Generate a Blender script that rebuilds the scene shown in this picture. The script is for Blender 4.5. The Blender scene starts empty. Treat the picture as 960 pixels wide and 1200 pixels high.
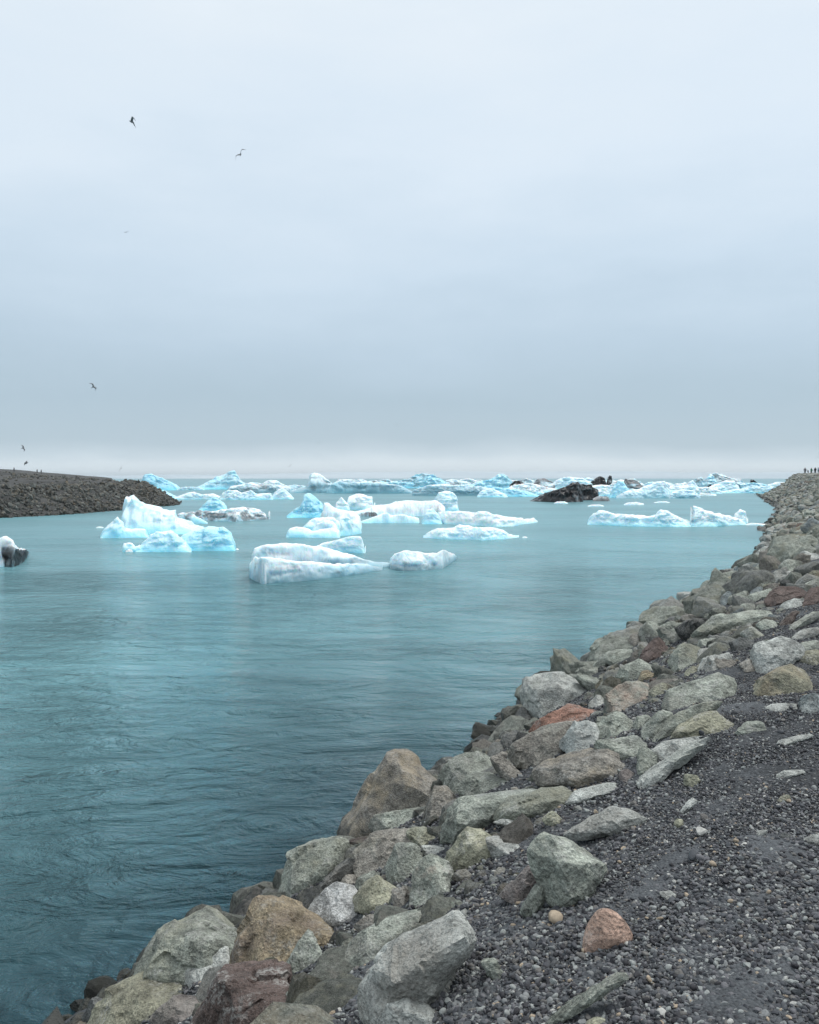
import bpy, bmesh, math, random
import numpy as np
from mathutils import Vector, Matrix
R = math.radians
SC = bpy.context.scene
COL = SC.collection
random.seed(4)

# ------------------------------------------------------------------ camera
H, F, PITCH = 4.0, 961.0, math.atan(40 / 961.0)
cam = bpy.data.cameras.new('camera')
cam.sensor_fit = 'HORIZONTAL'; cam.sensor_width = 36.0; cam.lens = 36.0 * F / 960.0
cam.clip_start = 0.1; cam.clip_end = 30000
camo = bpy.data.objects.new('camera', cam); COL.objects.link(camo)
camo.location = (0, 0, H); camo.rotation_euler = (R(90) - PITCH, 0, 0)
SC.camera = camo
SC.view_settings.view_transform = 'Standard'; SC.view_settings.look = 'None'
SC.view_settings.exposure = 0.55; SC.view_settings.gamma = 1.0
SC.view_settings.use_curve_mapping = False

# ------------------------------------------------------------------ world: overcast
SUN_EL, SUN_AZ = R(60), R(58)      # azimuth from +Y towards +X: high, ahead and to the right
W = bpy.data.worlds.new('World'); SC.world = W; W.use_nodes = True
nt = W.node_tree; N = nt.nodes; L = nt.links; N.clear()
out = N.new('ShaderNodeOutputWorld')
sky = N.new('ShaderNodeTexSky'); sky.sky_type = 'NISHITA'; sky.sun_disc = False
sky.sun_elevation = SUN_EL; sky.sun_rotation = SUN_AZ
bg1 = N.new('ShaderNodeBackground'); bg1.inputs['Strength'].default_value = 0.05
veil = N.new('ShaderNodeVectorMath'); veil.operation = 'SCALE'; veil.inputs['Scale'].default_value = 0.12
L.new(sky.outputs[0], veil.inputs[0]); L.new(veil.outputs[0], bg1.inputs['Color'])
tc = N.new('ShaderNodeTexCoord')
sep = N.new('ShaderNodeSeparateXYZ'); L.new(tc.outputs['Generated'], sep.inputs[0])
# cloud unevenness bends the elevation that the ramp reads
mp = N.new('ShaderNodeMapping'); mp.inputs['Scale'].default_value = (1.6, 1.6, 5.5); L.new(tc.outputs['Generated'], mp.inputs[0])
nz = N.new('ShaderNodeTexNoise'); nz.inputs['Scale'].default_value = 2.1; nz.inputs['Detail'].default_value = 6; nz.inputs['Roughness'].default_value = 0.55
L.new(mp.outputs[0], nz.inputs['Vector'])
nb = N.new('ShaderNodeMath'); nb.operation = 'SUBTRACT'; nb.inputs[1].default_value = 0.5; L.new(nz.outputs[0], nb.inputs[0])
amp = N.new('ShaderNodeMath'); amp.operation = 'MULTIPLY_ADD'; amp.inputs[1].default_value = 0.62; amp.inputs[2].default_value = 0.030
L.new(sep.outputs['Z'], amp.inputs[0])
na = N.new('ShaderNodeMath'); na.operation = 'MULTIPLY'; L.new(nb.outputs[0], na.inputs[0]); L.new(amp.outputs[0], na.inputs[1])
el = N.new('ShaderNodeMath'); el.operation = 'ADD'; L.new(sep.outputs['Z'], el.inputs[0]); L.new(na.outputs[0], el.inputs[1])
ramp = N.new('ShaderNodeValToRGB'); L.new(el.outputs[0], ramp.inputs[0])
def lin(c):
    return tuple((v / 255 / 12.92 if v / 255 <= .04045 else ((v / 255 + .055) / 1.055) ** 2.4) for v in c)
stops = [(0.0, (224, 235, 242)), (0.018, (219, 231, 239)), (0.028, (197, 213, 224)), (0.044, (176, 195, 208)), (0.09, (172, 192, 206)),
         (0.16, (184, 203, 218)), (0.24, (200, 217, 231)), (0.36, (216, 229, 240)), (0.5, (224, 234, 242)), (0.74, (240, 245, 250)), (1.0, (255, 255, 255))]
cr = ramp.color_ramp
for i, (p, c) in enumerate(stops):
    e = cr.elements[i] if i < 2 else cr.elements.new(p)
    e.position = p; e.color = lin(c) + (1,)
cr.elements[-2].color = (.94, .98, 1.02, 1); cr.elements[-1].color = (1.2, 1.24, 1.28, 1)      # an overcast sky is brightest overhead
# positions were set in order, element 1 was moved first: sort is automatic
bg2 = N.new('ShaderNodeBackground'); L.new(ramp.outputs[0], bg2.inputs['Color']); bg2.inputs['Strength'].default_value = 0.70
add = N.new('ShaderNodeAddShader'); L.new(bg1.outputs[0], add.inputs[0]); L.new(bg2.outputs[0], add.inputs[1])
L.new(add.outputs[0], out.inputs[0])

sd = bpy.data.lights.new('sun', 'SUN'); sd.energy = 1.5; sd.angle = R(24); sd.color = (1, .985, .96)
so = bpy.data.objects.new('sun', sd); COL.objects.link(so)
sv = Vector((math.sin(SUN_AZ) * math.cos(SUN_EL), math.cos(SUN_AZ) * math.cos(SUN_EL), math.sin(SUN_EL)))
so.rotation_euler = sv.to_track_quat('Z', 'Y').to_euler(); so.location = (0, -20, 60)

# ------------------------------------------------------------------ numeric helpers
def _hash(ix, iy, iz, seed):
    with np.errstate(over='ignore'):
        n = (ix.astype(np.int64) * 374761393 + iy.astype(np.int64) * 668265263 + iz.astype(np.int64) * 2147483647 + seed * 1274126177) & 0xFFFFFFFF
        n = ((n ^ (n >> 13)) * 1274126177) & 0xFFFFFFFF
        n = ((n ^ (n >> 16)) * 2246822519) & 0xFFFFFFFF
    return (n ^ (n >> 15)) & 0xFFFFFF
def pnoise(p, seed=0):
    """value noise, -1..1, p (n,3)"""
    i = np.floor(p).astype(np.int64); f = p - i; u = f * f * f * (f * (f * 6 - 15) + 10)
    r = 0
    for dx in (0, 1):
        for dy in (0, 1):
            for dz in (0, 1):
                w = (u[:, 0] if dx else 1 - u[:, 0]) * (u[:, 1] if dy else 1 - u[:, 1]) * (u[:, 2] if dz else 1 - u[:, 2])
                r = r + w * (_hash(i[:, 0] + dx, i[:, 1] + dy, i[:, 2] + dz, seed) / 8388607.5 - 1)
    return r
def fbm(p, seed=0, octs=4, gain=.5):
    a, r = 1.0, 0
    for o in range(octs):
        r = r + a * pnoise(p * (2.03 ** o) + o * 7.3, seed + o); a *= gain
    return r
def ridged(p, seed=0, octs=3, gain=.5):
    a, r = 1.0, 0
    for o in range(octs):
        r = r + a * (1 - 2 * np.abs(pnoise(p * (2.1 ** o) + o * 3.1, seed + o))); a *= gain
    return r
def ray(px, py):
    v, w = (px - 480) / F, -(py - 600) / F
    return np.array((v, math.cos(PITCH) + w * math.sin(PITCH), -math.sin(PITCH) + w * math.cos(PITCH)))
def at_depth(px, py, y):
    d = ray(px, py); return np.array((0, 0, H)) + d * (y / d[1])
def on_water(px, py):
    d = ray(px, py); return np.array((0, 0, H)) + d * (H / -d[2])

# ------------------------------------------------------------------ object helpers
def link(name, me, mat=None, parent=None, loc=(0, 0, 0), **props):
    o = bpy.data.objects.new(name, me); COL.objects.link(o); o.location = loc
    if mat and me is not None and not me.materials: me.materials.append(mat)
    if parent is not None: o.parent = parent
    for k, v in props.items(): o[k] = v
    return o
def npmesh(name, V, Fc, smooth=False, cols=None):
    me = bpy.data.meshes.new(name)
    V = np.asarray(V, dtype=np.float32); Fc = np.asarray(Fc, dtype=np.int32); k = Fc.shape[1]
    me.vertices.add(len(V)); me.vertices.foreach_set('co', V.ravel())
    me.loops.add(Fc.size); me.loops.foreach_set('vertex_index', Fc.ravel())
    me.polygons.add(len(Fc)); me.polygons.foreach_set('loop_start', np.arange(0, Fc.size, k, dtype=np.int32))
    me.polygons.foreach_set('loop_total', np.full(len(Fc), k, dtype=np.int32))
    me.polygons.foreach_set('use_smooth', np.full(len(Fc), smooth, dtype=bool))
    me.update(calc_edges=True); me.validate()
    if cols is not None:
        a = me.color_attributes.new('tint', 'FLOAT_COLOR', 'POINT')
        c = np.ones((len(V), 4), dtype=np.float32); c[:, :3] = cols
        a.data.foreach_set('color', c.ravel())
    return me
def ico(sub):
    bm = bmesh.new(); bmesh.ops.create_icosphere(bm, subdivisions=sub, radius=1)
    V = np.array([v.co[:] for v in bm.verts]); Fc = np.array([[v.index for v in f.verts] for f in bm.faces]); bm.free()
    return V / np.linalg.norm(V, axis=1)[:, None], Fc
ICO = {k: ico(k) for k in (1, 2, 3, 4, 5)}

# ------------------------------------------------------------------ materials
class NT:
    def __init__(s, name):
        s.m = bpy.data.materials.new(name); s.m.use_nodes = True; s.t = s.m.node_tree; s.t.nodes.clear()
        s.out = s.n('ShaderNodeOutputMaterial'); s.p = s.n('ShaderNodeBsdfPrincipled'); s.l(s.p.outputs[0], s.out.inputs[0])
    def n(s, t, **kw):
        x = s.t.nodes.new(t)
        for k, v in kw.items():
            if k.startswith('i_'):
                key = k[2:]; x.inputs[int(key) if key.isdigit() else key.replace('_', ' ')].default_value = v
            else: setattr(x, k, v)
        return x
    def l(s, a, b): s.t.links.new(a, b)
    def noise(s, vec, scale, detail=4, rough=.55, dist=0.0):
        x = s.n('ShaderNodeTexNoise', i_Scale=scale, i_Detail=detail, i_Roughness=rough, i_Distortion=dist)
        if vec is not None: s.l(vec, x.inputs['Vector'])
        return x.outputs[0]
    def rng(s, v, a, b, c=0., d=1.):
        x = s.n('ShaderNodeMapRange', i_1=a, i_2=b, i_3=c, i_4=d); s.l(v, x.inputs[0]); return x.outputs[0]
    def math(s, op, a, b=None):
        x = s.n('ShaderNodeMath', operation=op)
        for i, v in enumerate((a, b)):
            if v is None: continue
            if isinstance(v, (int, float)): x.inputs[i].default_value = v
            else: s.l(v, x.inputs[i])
        return x.outputs[0]
    def mix(s, f, a, b, mode='MIX'):
        x = s.n('ShaderNodeMix', data_type='RGBA', blend_type=mode)
        for i, v in ((0, f), (6, a), (7, b)):
            if isinstance(v, (int, float)): x.inputs[i].default_value = v
            elif isinstance(v, tuple): x.inputs[i].default_value = v + (1,) if len(v) == 3 else v
            else: s.l(v, x.inputs[i])
        return x.outputs[2]
    def bump(s, h, strength, dist, nrm=None):
        x = s.n('ShaderNodeBump', i_Strength=strength, i_Distance=dist); s.l(h, x.inputs['Height'])
        if nrm is not None: s.l(nrm, x.inputs['Normal'])
        return x.outputs[0]

def rock_material(name, use_attr, fine=1.0):
    t = NT(name)
    tcn = t.n('ShaderNodeTexCoord'); geo = t.n('ShaderNodeNewGeometry'); oi = t.n('ShaderNodeObjectInfo')
    off = t.n('ShaderNodeVectorMath', operation='ADD')
    if use_attr:
        t.l(geo.outputs['Position'], off.inputs[0])
        base = t.n('ShaderNodeVertexColor', layer_name='tint').outputs[0]
        stain, lich = (.16, .12, .075), None
    else:
        t.l(tcn.outputs['Object'], off.inputs[0])
        rr = t.math('MULTIPLY', oi.outputs['Random'], 37.0)
        cb = t.n('ShaderNodeCombineXYZ'); t.l(rr, cb.inputs[0]); t.l(rr, cb.inputs[1]); t.l(cb.outputs[0], off.inputs[1])
        base = t.mix(1.0, oi.outputs['Color'], t.n('ShaderNodeVertexColor', layer_name='tint').outputs[0], 'MULTIPLY')
        stain = t.n('ShaderNodeAttribute', attribute_type='OBJECT', attribute_name='stain').outputs['Color']
        lich = t.n('ShaderNodeAttribute', attribute_type='OBJECT', attribute_name='lichen').outputs['Fac']
    v = off.outputs[0]
    big = t.noise(v, 2.2 * fine, 5, .6); mid = t.noise(v, 9 * fine, 6, .68); tiny = t.noise(v, 55 * fine, 4, .7)
    vor = t.n('ShaderNodeTexVoronoi', i_Scale=70 * fine); t.l(v, vor.inputs['Vector'])
    f = t.math('MULTIPLY', t.rng(mid, .3, .7, .42, 1.6), t.rng(tiny, .3, .7, .48, 1.55))
    fc = t.n('ShaderNodeCombineXYZ')
    for i in range(3): t.l(f, fc.inputs[i])
    c = t.mix(1.0, base, fc.outputs[0], 'MULTIPLY')
    sm = t.rng(t.math('ADD', t.math('MULTIPLY', big, .8), t.math('MULTIPLY', mid, .35)), .56, .72)
    c = t.mix(t.math('MULTIPLY', sm, .7), c, stain if not use_attr else (.16, .12, .075))
    # pale lichen blotches, mostly small
    lm = t.math('MULTIPLY', t.rng(t.noise(v, 5 * fine, 4, .6, .6), .5, .62), t.rng(t.noise(v, 38 * fine, 4, .7), .44, .58))
    lm = t.math('MULTIPLY', lm, lich if lich is not None else .3)
    c = t.mix(lm, c, (.50, .50, .47))
    # mineral specks
    sp = t.rng(t.noise(v, 120 * fine, 2, .6), .60, .70)
    c = t.mix(t.math('MULTIPLY', sp, .35), c, (.42, .42, .40))
    sp2 = t.rng(t.noise(v, 90 * fine, 2, .6, .4), .40, .30)
    c = t.mix(t.math('MULTIPLY', sp2, .45), c, (.035, .035, .033))
    # thin veins
    wv = t.noise(v, 3.1 * fine, 5, .6, 1.2)
    ve = t.rng(t.math('ABSOLUTE', t.math('SUBTRACT', wv, .5)), 0.0, .012, 1, 0)
    c = t.mix(t.math('MULTIPLY', ve, .28), c, (.045, .043, .04))
    # wet, weed-dark band just above the water
    sepz = t.n('ShaderNodeSeparateXYZ'); t.l(geo.outputs['Position'], sepz.inputs[0])
    zz = t.math('ADD', sepz.outputs[2], t.math('MULTIPLY', t.math('SUBTRACT', mid, .5), .35))
    wet = t.rng(zz, .27, .48, 1, 0)
    c = t.mix(t.math('MULTIPLY', wet, .85), c, (.026, .026, .020))
    t.l(c, t.p.inputs['Base Color'])
    t.l(t.rng(wet, 0, 1, .88, .38), t.p.inputs['Roughness'])
    t.p.inputs['Specular IOR Level'].default_value = .3
    b = t.bump(mid, .8, .03 / fine)
    b = t.bump(t.math('ADD', tiny, t.math('MULTIPLY', vor.outputs['Distance'], -.4)), .9, .02 / fine, b)
    t.l(b, t.p.inputs['Normal'])
    return t.m
M_ROCK = rock_material('weathered_rock', False)
M_ROCKS = rock_material('weathered_rock_mass', True, .8)

def ice_material():
    t = NT('glacier_ice')
    tcn = t.n('ShaderNodeTexCoord'); v = tcn.outputs['Object']
    base = t.n('ShaderNodeVertexColor', layer_name='tint').outputs[0]
    n1 = t.noise(v, 1.1, 6, .65, .3); n2 = t.noise(v, 5.5, 5, .65)
    f = t.rng(n1, .3, .7, .93, 1.05); fc = t.n('ShaderNodeCombineXYZ')
    for i in range(3): t.l(f, fc.inputs[i])
    c = t.mix(1.0, base, fc.outputs[0], 'MULTIPLY')
    sg = t.n('ShaderNodeSeparateColor'); t.l(base, sg.inputs[0])                      # frost only on clean ice
    c = t.mix(t.math('MULTIPLY', t.rng(n2, .52, .72, 0, .22), t.rng(sg.outputs[1], .1, .5)), c, (.83, .90, .93))
    t.l(c, t.p.inputs['Base Color'])
    t.p.inputs['Roughness'].default_value = .38; t.p.inputs['IOR'].default_value = 1.31
    t.p.inputs['Specular IOR Level'].default_value = .35
    t.p.inputs['Subsurface Weight'].default_value = .7
    t.p.inputs['Subsurface Radius'].default_value = (.45, .8, 1.0); t.p.inputs['Subsurface Scale'].default_value = .7
    b = t.bump(n1, .25, .25); b = t.bump(n2, .4, .07, b)
    t.l(b, t.p.inputs['Normal'])
    return t.m
M_ICE = ice_material()

def water_material():
    t = NT('glacial_water')
    geo = t.n('ShaderNodeNewGeometry'); pos = geo.outputs['Position']
    def mapped(rot, sx, sy):
        m = t.n('ShaderNodeMapping'); m.inputs['Rotation'].default_value = (0, 0, R(rot)); m.inputs['Scale'].default_value = (sx, sy, 1)
        t.l(pos, m.inputs[0]); return m.outputs[0]
    swirl = t.noise(mapped(-32, .16, .27), 1.0, 4, .5, 2.6)         # long current lines
    chop = t.noise(mapped(-50, .75, 1.5), 1.0, 6, .6, 1.5)
    fine = t.noise(mapped(-50, 3.2, 5.4), 1.0, 5, .62, .8)
    calm = t.rng(t.noise(mapped(-40, .05, .11), 1.0, 4, .5, 1.6), .38, .62, .3, 1.3)   # smooth and ruffled patches
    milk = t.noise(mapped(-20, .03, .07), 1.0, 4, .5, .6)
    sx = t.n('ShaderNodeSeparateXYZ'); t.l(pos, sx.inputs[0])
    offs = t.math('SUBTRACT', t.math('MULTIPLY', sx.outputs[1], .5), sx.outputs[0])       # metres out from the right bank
    sheen_milk = t.math('ADD', t.math('MAXIMUM', t.rng(offs, 4.6, 15, 0, .9), t.rng(sx.outputs[1], 9, 21, 0, .9)), t.rng(milk, .35, .65, -.12, .15))  # nearer body colour darkened for weaker sky reflection in steep view; noise adds silt
    c = t.mix(sheen_milk, (.003, .019, .029), (.130, .290, .322))
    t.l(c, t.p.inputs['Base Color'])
    t.l(t.rng(sx.outputs[1], 10, 55, .05, .28), t.p.inputs['Roughness'])      # wind-ruffled out in the lagoon
    t.p.inputs['IOR'].default_value = 1.22
    near = t.rng(sx.outputs[1], 14, 60, 1, .22)                                            # the channel is livelier than the lagoon
    b = t.bump(t.math('MULTIPLY', swirl, near), .8, .8)
    b = t.bump(t.math('MULTIPLY', t.math('MULTIPLY', chop, calm), near), 1.0, .5, b)
    b = t.bump(t.math('MULTIPLY', t.math('MULTIPLY', fine, calm), near), 1.0, .11, b)
    t.l(b, t.p.inputs['Normal'])
    return t.m
M_WATER = water_material()

def ground_material(name, a, b_, scale=1.0):
    t = NT(name); geo = t.n('ShaderNodeNewGeometry'); v = geo.outputs['Position']
    vo = t.n('ShaderNodeTexVoronoi', i_Scale=75 * scale); t.l(v, vo.inputs['Vector'])
    n = t.noise(v, 2.2 * scale, 5, .6); n2 = t.noise(v, 160 * scale, 3, .6)
    sepc = t.n('ShaderNodeSeparateColor'); t.l(vo.outputs['Color'], sepc.inputs[0])
    c = t.mix(t.rng(sepc.outputs[0], .2, 1), a, b_)
    c = t.mix(t.rng(n, .35, .65, 0, .5), c, tuple(x * .6 for x in a))
    c = t.mix(t.rng(t.noise(v, .45 * scale, 5, .6, .8), .42, .62, 0, .45), c, tuple(x * 1.5 for x in b_))
    t.l(c, t.p.inputs['Base Color']); t.p.inputs['Roughness'].default_value = .92
    t.p.inputs['Specular IOR Level'].default_value = .25
    h = t.math('ADD', t.math('MULTIPLY', vo.outputs['Distance'], -1.0), t.math('MULTIPLY', n2, .4))
    t.l(t.bump(h, .9, .012 / scale), t.p.inputs['Normal'])
    return t.m
M_GRAVEL = ground_material('volcanic_gravel', (.031, .034, .037), (.098, .106, .113))
M_FARGROUND = ground_material('moraine_gravel', (.042, .043, .042), (.09, .09, .087), .12)

def pebble_material():
    t = NT('pebble_stone'); oi = t.n('ShaderNodeObjectInfo'); tcn = t.n('ShaderNodeTexCoord')
    r = t.n('ShaderNodeValToRGB'); t.l(oi.outputs['Random'], r.inputs[0])
    r.color_ramp.interpolation = 'CONSTANT'
    cs = [(0, (.030, .030, .034)), (.16, (.069, .074, .081)), (.34, (.055, .058, .065)), (.48, (.12, .12, .128)), (.62, (.073, .077, .081)),
          (.72, (.18, .188, .188)), (.82, (.13, .125, .118)), (.90, (.25, .265, .255)), (.968, (.38, .38, .355)), (.988, (.33, .27, .2))]
    for i, (p, c) in enumerate(cs):
        e = r.color_ramp.elements[i] if i < 2 else r.color_ramp.elements.new(p)
        e.position = p; e.color = c + (1,)
    n = t.noise(tcn.outputs['Object'], 2.5, 4, .6); f = t.rng(n, .3, .7, .75, 1.25); fc = t.n('ShaderNodeCombineXYZ')
    for i in range(3): t.l(f, fc.inputs[i])
    t.l(t.mix(1.0, r.outputs[0], fc.outputs[0], 'MULTIPLY'), t.p.inputs['Base Color'])
    t.p.inputs['Roughness'].default_value = .75; t.p.inputs['Specular IOR Level'].default_value = .3
    return t.m
M_PEBBLE = pebble_material()
def plain(name, c, rough=.8):
    t = NT(name); tcn = t.n('ShaderNodeTexCoord'); n = t.noise(tcn.outputs['Object'], 6, 4, .6)
    t.l(t.mix(t.rng(n, .3, .7), tuple(x * .8 for x in c), tuple(min(1, x * 1.15) for x in c)), t.p.inputs['Base Color'])
    t.p.inputs['Roughness'].default_value = rough; return t.m

# ------------------------------------------------------------------ water, far glacier
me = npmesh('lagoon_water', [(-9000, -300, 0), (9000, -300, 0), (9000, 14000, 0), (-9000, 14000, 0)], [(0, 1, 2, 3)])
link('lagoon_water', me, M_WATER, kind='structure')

def far_glacier():
    # pale ice cap far beyond the lagoon, almost lost in the mist
    xs = np.linspace(-3600, 5200, 240); d0 = 5200.0
    pts = [(-3600, 20), (-2400, 22), (-1600, 30), (-800, 44), (-200, 58), (300, 62), (900, 56), (1800, 62), (2500, 52), (3400, 34), (5200, 22)]
    top = np.interp(xs, *zip(*pts))
    q = np.stack([xs / 260, xs * 0, xs * 0], 1); top = top + 7 * fbm(q, 3, 4)
    rows = [(0, 0), (60, .3), (400, .62), (1100, .88), (2200, 1.0), (3200, .8)]
    V = [(x, d0 + dy + 120 * math.sin(x / 700), t * k - (2 if k == 0 else 0)) for dy, k in rows for x, t in zip(xs, top)]
    n = len(xs); Fc = [(j * n + i, j * n + i + 1, (j + 1) * n + i + 1, (j + 1) * n + i) for j in range(len(rows) - 1) for i in range(n - 1)]
    t = NT('glacier_snow'); geo = t.n('ShaderNodeNewGeometry'); mpn = t.n('ShaderNodeMapping'); mpn.inputs['Scale'].default_value = (.0012, .002, .03)
    t.l(geo.outputs['Position'], mpn.inputs[0]); nn = t.noise(mpn.outputs[0], 1.0, 5, .55)
    t.l(t.mix(t.rng(nn, .35, .65), (.38, .46, .51), (.50, .57, .61)), t.p.inputs['Base Color']); t.p.inputs['Roughness'].default_value = .9
    link('glacier', npmesh('glacier', V, Fc, True), t.m, kind='structure')
far_glacier()

# ------------------------------------------------------------------ near bank (terrain)
SHORE_PX = [(-60, 1330), (60, 1210), (150, 1140), (325, 1052), (400, 978), (545, 895), (600, 832), (702, 778), (812, 707), (868, 670), (888, 650), (903, 618), (914, 600), (909, 592), (893, 583)]
SH = np.array([on_water(*p)[:2] for p in SHORE_PX])
y0 = SH[0, 1]
SHX = np.concatenate([[SH[0, 0] - .5 * (y0 + 60)], SH[:, 0], [SH[-1, 0] + 16, SH[-1, 0] + 60]])
SHY = np.concatenate([[-60], SH[:, 1], [SH[-1, 1] + 40, 320]])
def shore_x(y): return np.interp(y, SHY, SHX)
def bank_ty(t, y):
    """height of the near bank; t metres inland of the waterline, y metres ahead"""
    t = np.asarray(t, float); y = np.asarray(y, float)
    hc = np.interp(y, [0, 7, 10, 20, 40, 80, 160, 230], [2.38, 2.40, 2.5, 2.85, 3.2, 3.9, 4.5, 5.0])
    sl = np.interp(y, [0, 20, 60, 170], [.60, .62, .66, .62])
    z = t * sl
    k = .25
    z = hc - k * np.logaddexp(0, (hc - z) / k) + .02            # soft top edge
    z = np.where(t < 0, np.maximum(t * .55, -2.2), z)
    end = 176 + 9 * np.maximum(t - 4, 0)
    z = np.where(t > 0, np.minimum(z, (end - y) * .5), z)
    p = np.stack([t * .9, y * .9, 0 * t], -1).reshape(-1, 3)
    w = fbm(p, 5, 3).reshape(t.shape) * .05 * np.clip(t / 2, 0, 1)
    return z + w
def bank_z(x, y):
    x = np.asarray(x, float); y = np.asarray(y, float)
    return bank_ty((x - shore_x(y)) * .894, y)
YS = np.concatenate([np.arange(1.4, 12, .02), 12 * 1.004 ** np.arange(0, 760)])
def hit_bank(px, py):
    d = ray(px, py); P = np.array((0, 0, H)) + d * (YS / d[1])[:, None]
    g = np.where(P[:, 2] < bank_z(P[:, 0], P[:, 1]))[0]
    if len(g) == 0: return None
    return P[g[0]] if P[g[0], 2] > -.25 else None
def make_bank():
    ys = np.concatenate([np.arange(-40, 1.2, 1.0), np.arange(1.2, 9, .06), 9 * 1.022 ** np.arange(0, 152)])
    ts = np.concatenate([[-6, -4, -2.5, -1.5, -.8], np.arange(-.4, 9, .1), 9 * 1.12 ** np.arange(0, 27)])
    T, Y = np.meshgrid(ts, ys); Z = bank_ty(T, Y); X = shore_x(Y) + T / .894
    fine = np.stack([X * 5, Y * 5, 0 * X], -1).reshape(-1, 3)
    Z = Z + (fbm(fine, 9, 3).reshape(Z.shape) * .012) * (Y < 10)
    V = np.stack([X, Y, Z], -1).reshape(-1, 3); n = len(ts); i = np.arange(len(ys) - 1)[:, None] * n + np.arange(n - 1)[None]
    Fc = np.stack([i, i + 1, i + n + 1, i + n], -1).reshape(-1, 4)
    return link('gravel_bank', npmesh('gravel_bank', V, Fc, True), M_GRAVEL, kind='structure')
BANK = make_bank()

# ------------------------------------------------------------------ rocks
def hull_planes(P, merge=.94):
    bm = bmesh.new()
    for p in P: bm.verts.new(p)
    bmesh.ops.convex_hull(bm, input=bm.verts)
    bm.faces.ensure_lookup_table()
    pl = []                                          # few, large faces: near-parallel ones count as one
    for f in sorted(bm.faces, key=lambda f: -f.calc_area()):
        if f.calc_area() < 1e-9: continue
        n = np.array(f.normal[:]); h = float(n @ np.array(f.verts[0].co[:]))
        if not any(n @ m > merge for m, _ in pl): pl.append((n, max(float(n @ np.array(v.co[:])) for v in bm.verts)))
    bm.free()
    return np.array([p[0] for p in pl]), np.array([p[1] for p in pl])
def star_rock(Nn, Hh, ext, sub, seed, rough=.035, size=1.0, power=60):
    D, Fc = ICO[sub]; d = D * ext; d = d / np.linalg.norm(d, axis=1)[:, None]
    q = np.maximum(d @ Nn.T, 0) / Hh[None]
    m = q.max(1, keepdims=True)
    r = 1 / (m[:, 0] * ((q / m) ** power).sum(1) ** (1 / power)) * 1.02
    V = d * r[:, None]
    tone = np.random.RandomState(seed + 91).uniform(.74, 1.24, len(Nn))[q.argmax(1)]     # every broken face weathers its own way
    s = 1.0 / size
    if rough > .02:                                  # broken planes: every patch of the surface leans its own way
        rr = np.random.RandomState(seed + 3)
        for cnt, amt in ((10, .12), (40, .11)):
            sd_ = V[rr.randint(0, len(V), cnt)]; tl = rr.normal(size=(cnt, 3)) * amt
            wv = V + .05 * size * np.stack([pnoise(V * 4 * s, seed + 60 + k) for k in range(3)], 1)
            near = ((wv[:, None, :] - sd_[None]) ** 2).sum(2).argmin(1)
            V = V + d * np.clip(((V - sd_[near]) * tl[near]).sum(1), -.04 * size, .03 * size)[:, None]
    if rough:
        w = V + .18 * size * np.stack([pnoise(V * 1.7 * s, seed + 40 + k) for k in range(3)], 1)
        n = .42 * fbm(w * 5 * s, seed, 4, .6) + .30 * ridged(w * 3.2 * s + 5, seed + 9, 4, .55) - .1
        n = n + .30 * np.round(fbm(w * 3.3 * s, seed + 77, 2) * 2.5) / 2.5      # stepped breaks
        V = V + d * (n * rough * size)[:, None]
    star_rock.tone = tone
    return V, Fc

def proto_rock(seed, sub, flat=None, rough=.04, rounded=False):
    rs = np.random.RandomState(seed)
    k = 11 + rs.randint(6)
    n = rs.normal(size=(k, 3)); n /= np.linalg.norm(n, axis=1)[:, None]
    n = np.concatenate([n, np.array([[1, 0, 0], [-1, 0, 0], [0, 1, 0], [0, -1, 0], [0, 0, 1], [0, 0, -1.]])])
    h = np.concatenate([rs.uniform(.58, .95, k), np.full(6, 1.0)])
    ext = np.array([1, rs.uniform(.65, .9), rs.uniform(.5, .8)])
    V, Fc = star_rock(n, h, np.ones(3), sub, seed, rough, 1.0, 8 if rounded else 30)
    return V * ext, Fc

COLR = dict(gg=(.265, .285, .245), pg=(.37, .385, .36), tan=(.32, .265, .18), br=(.12, .09, .08), gb=(.225, .212, .185), ol=(.24, .235, .175),
            dk=(.10, .106, .103), bl=(.19, .225, .23), pk=(.40, .275, .215), rd=(.31, .175, .13), wt=(.36, .365, .355), yg=(.315, .315, .235), bg=(.185, .165, .155))
TILES = {'A': (60, 1000, 2.667), 'B': (300, 860, 2.667), 'C': (560, 740, 3.2), 'D': (740, 640, 4.364), 'E': (400, 1000, 1.714), 'G': (300, 1040, 3.692),
         'K': (560, 940, 4.8), 'P': (700, 860, 3.692), 'Q': (780, 560, 5.333)}
def T(tile, pts):
    ox, oy, s = TILES[tile]; return [(ox + a / s, oy + b / s) for a, b in pts]
OUTL = []
OCC = []      # footprints (x, y, r) of traced rocks
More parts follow.
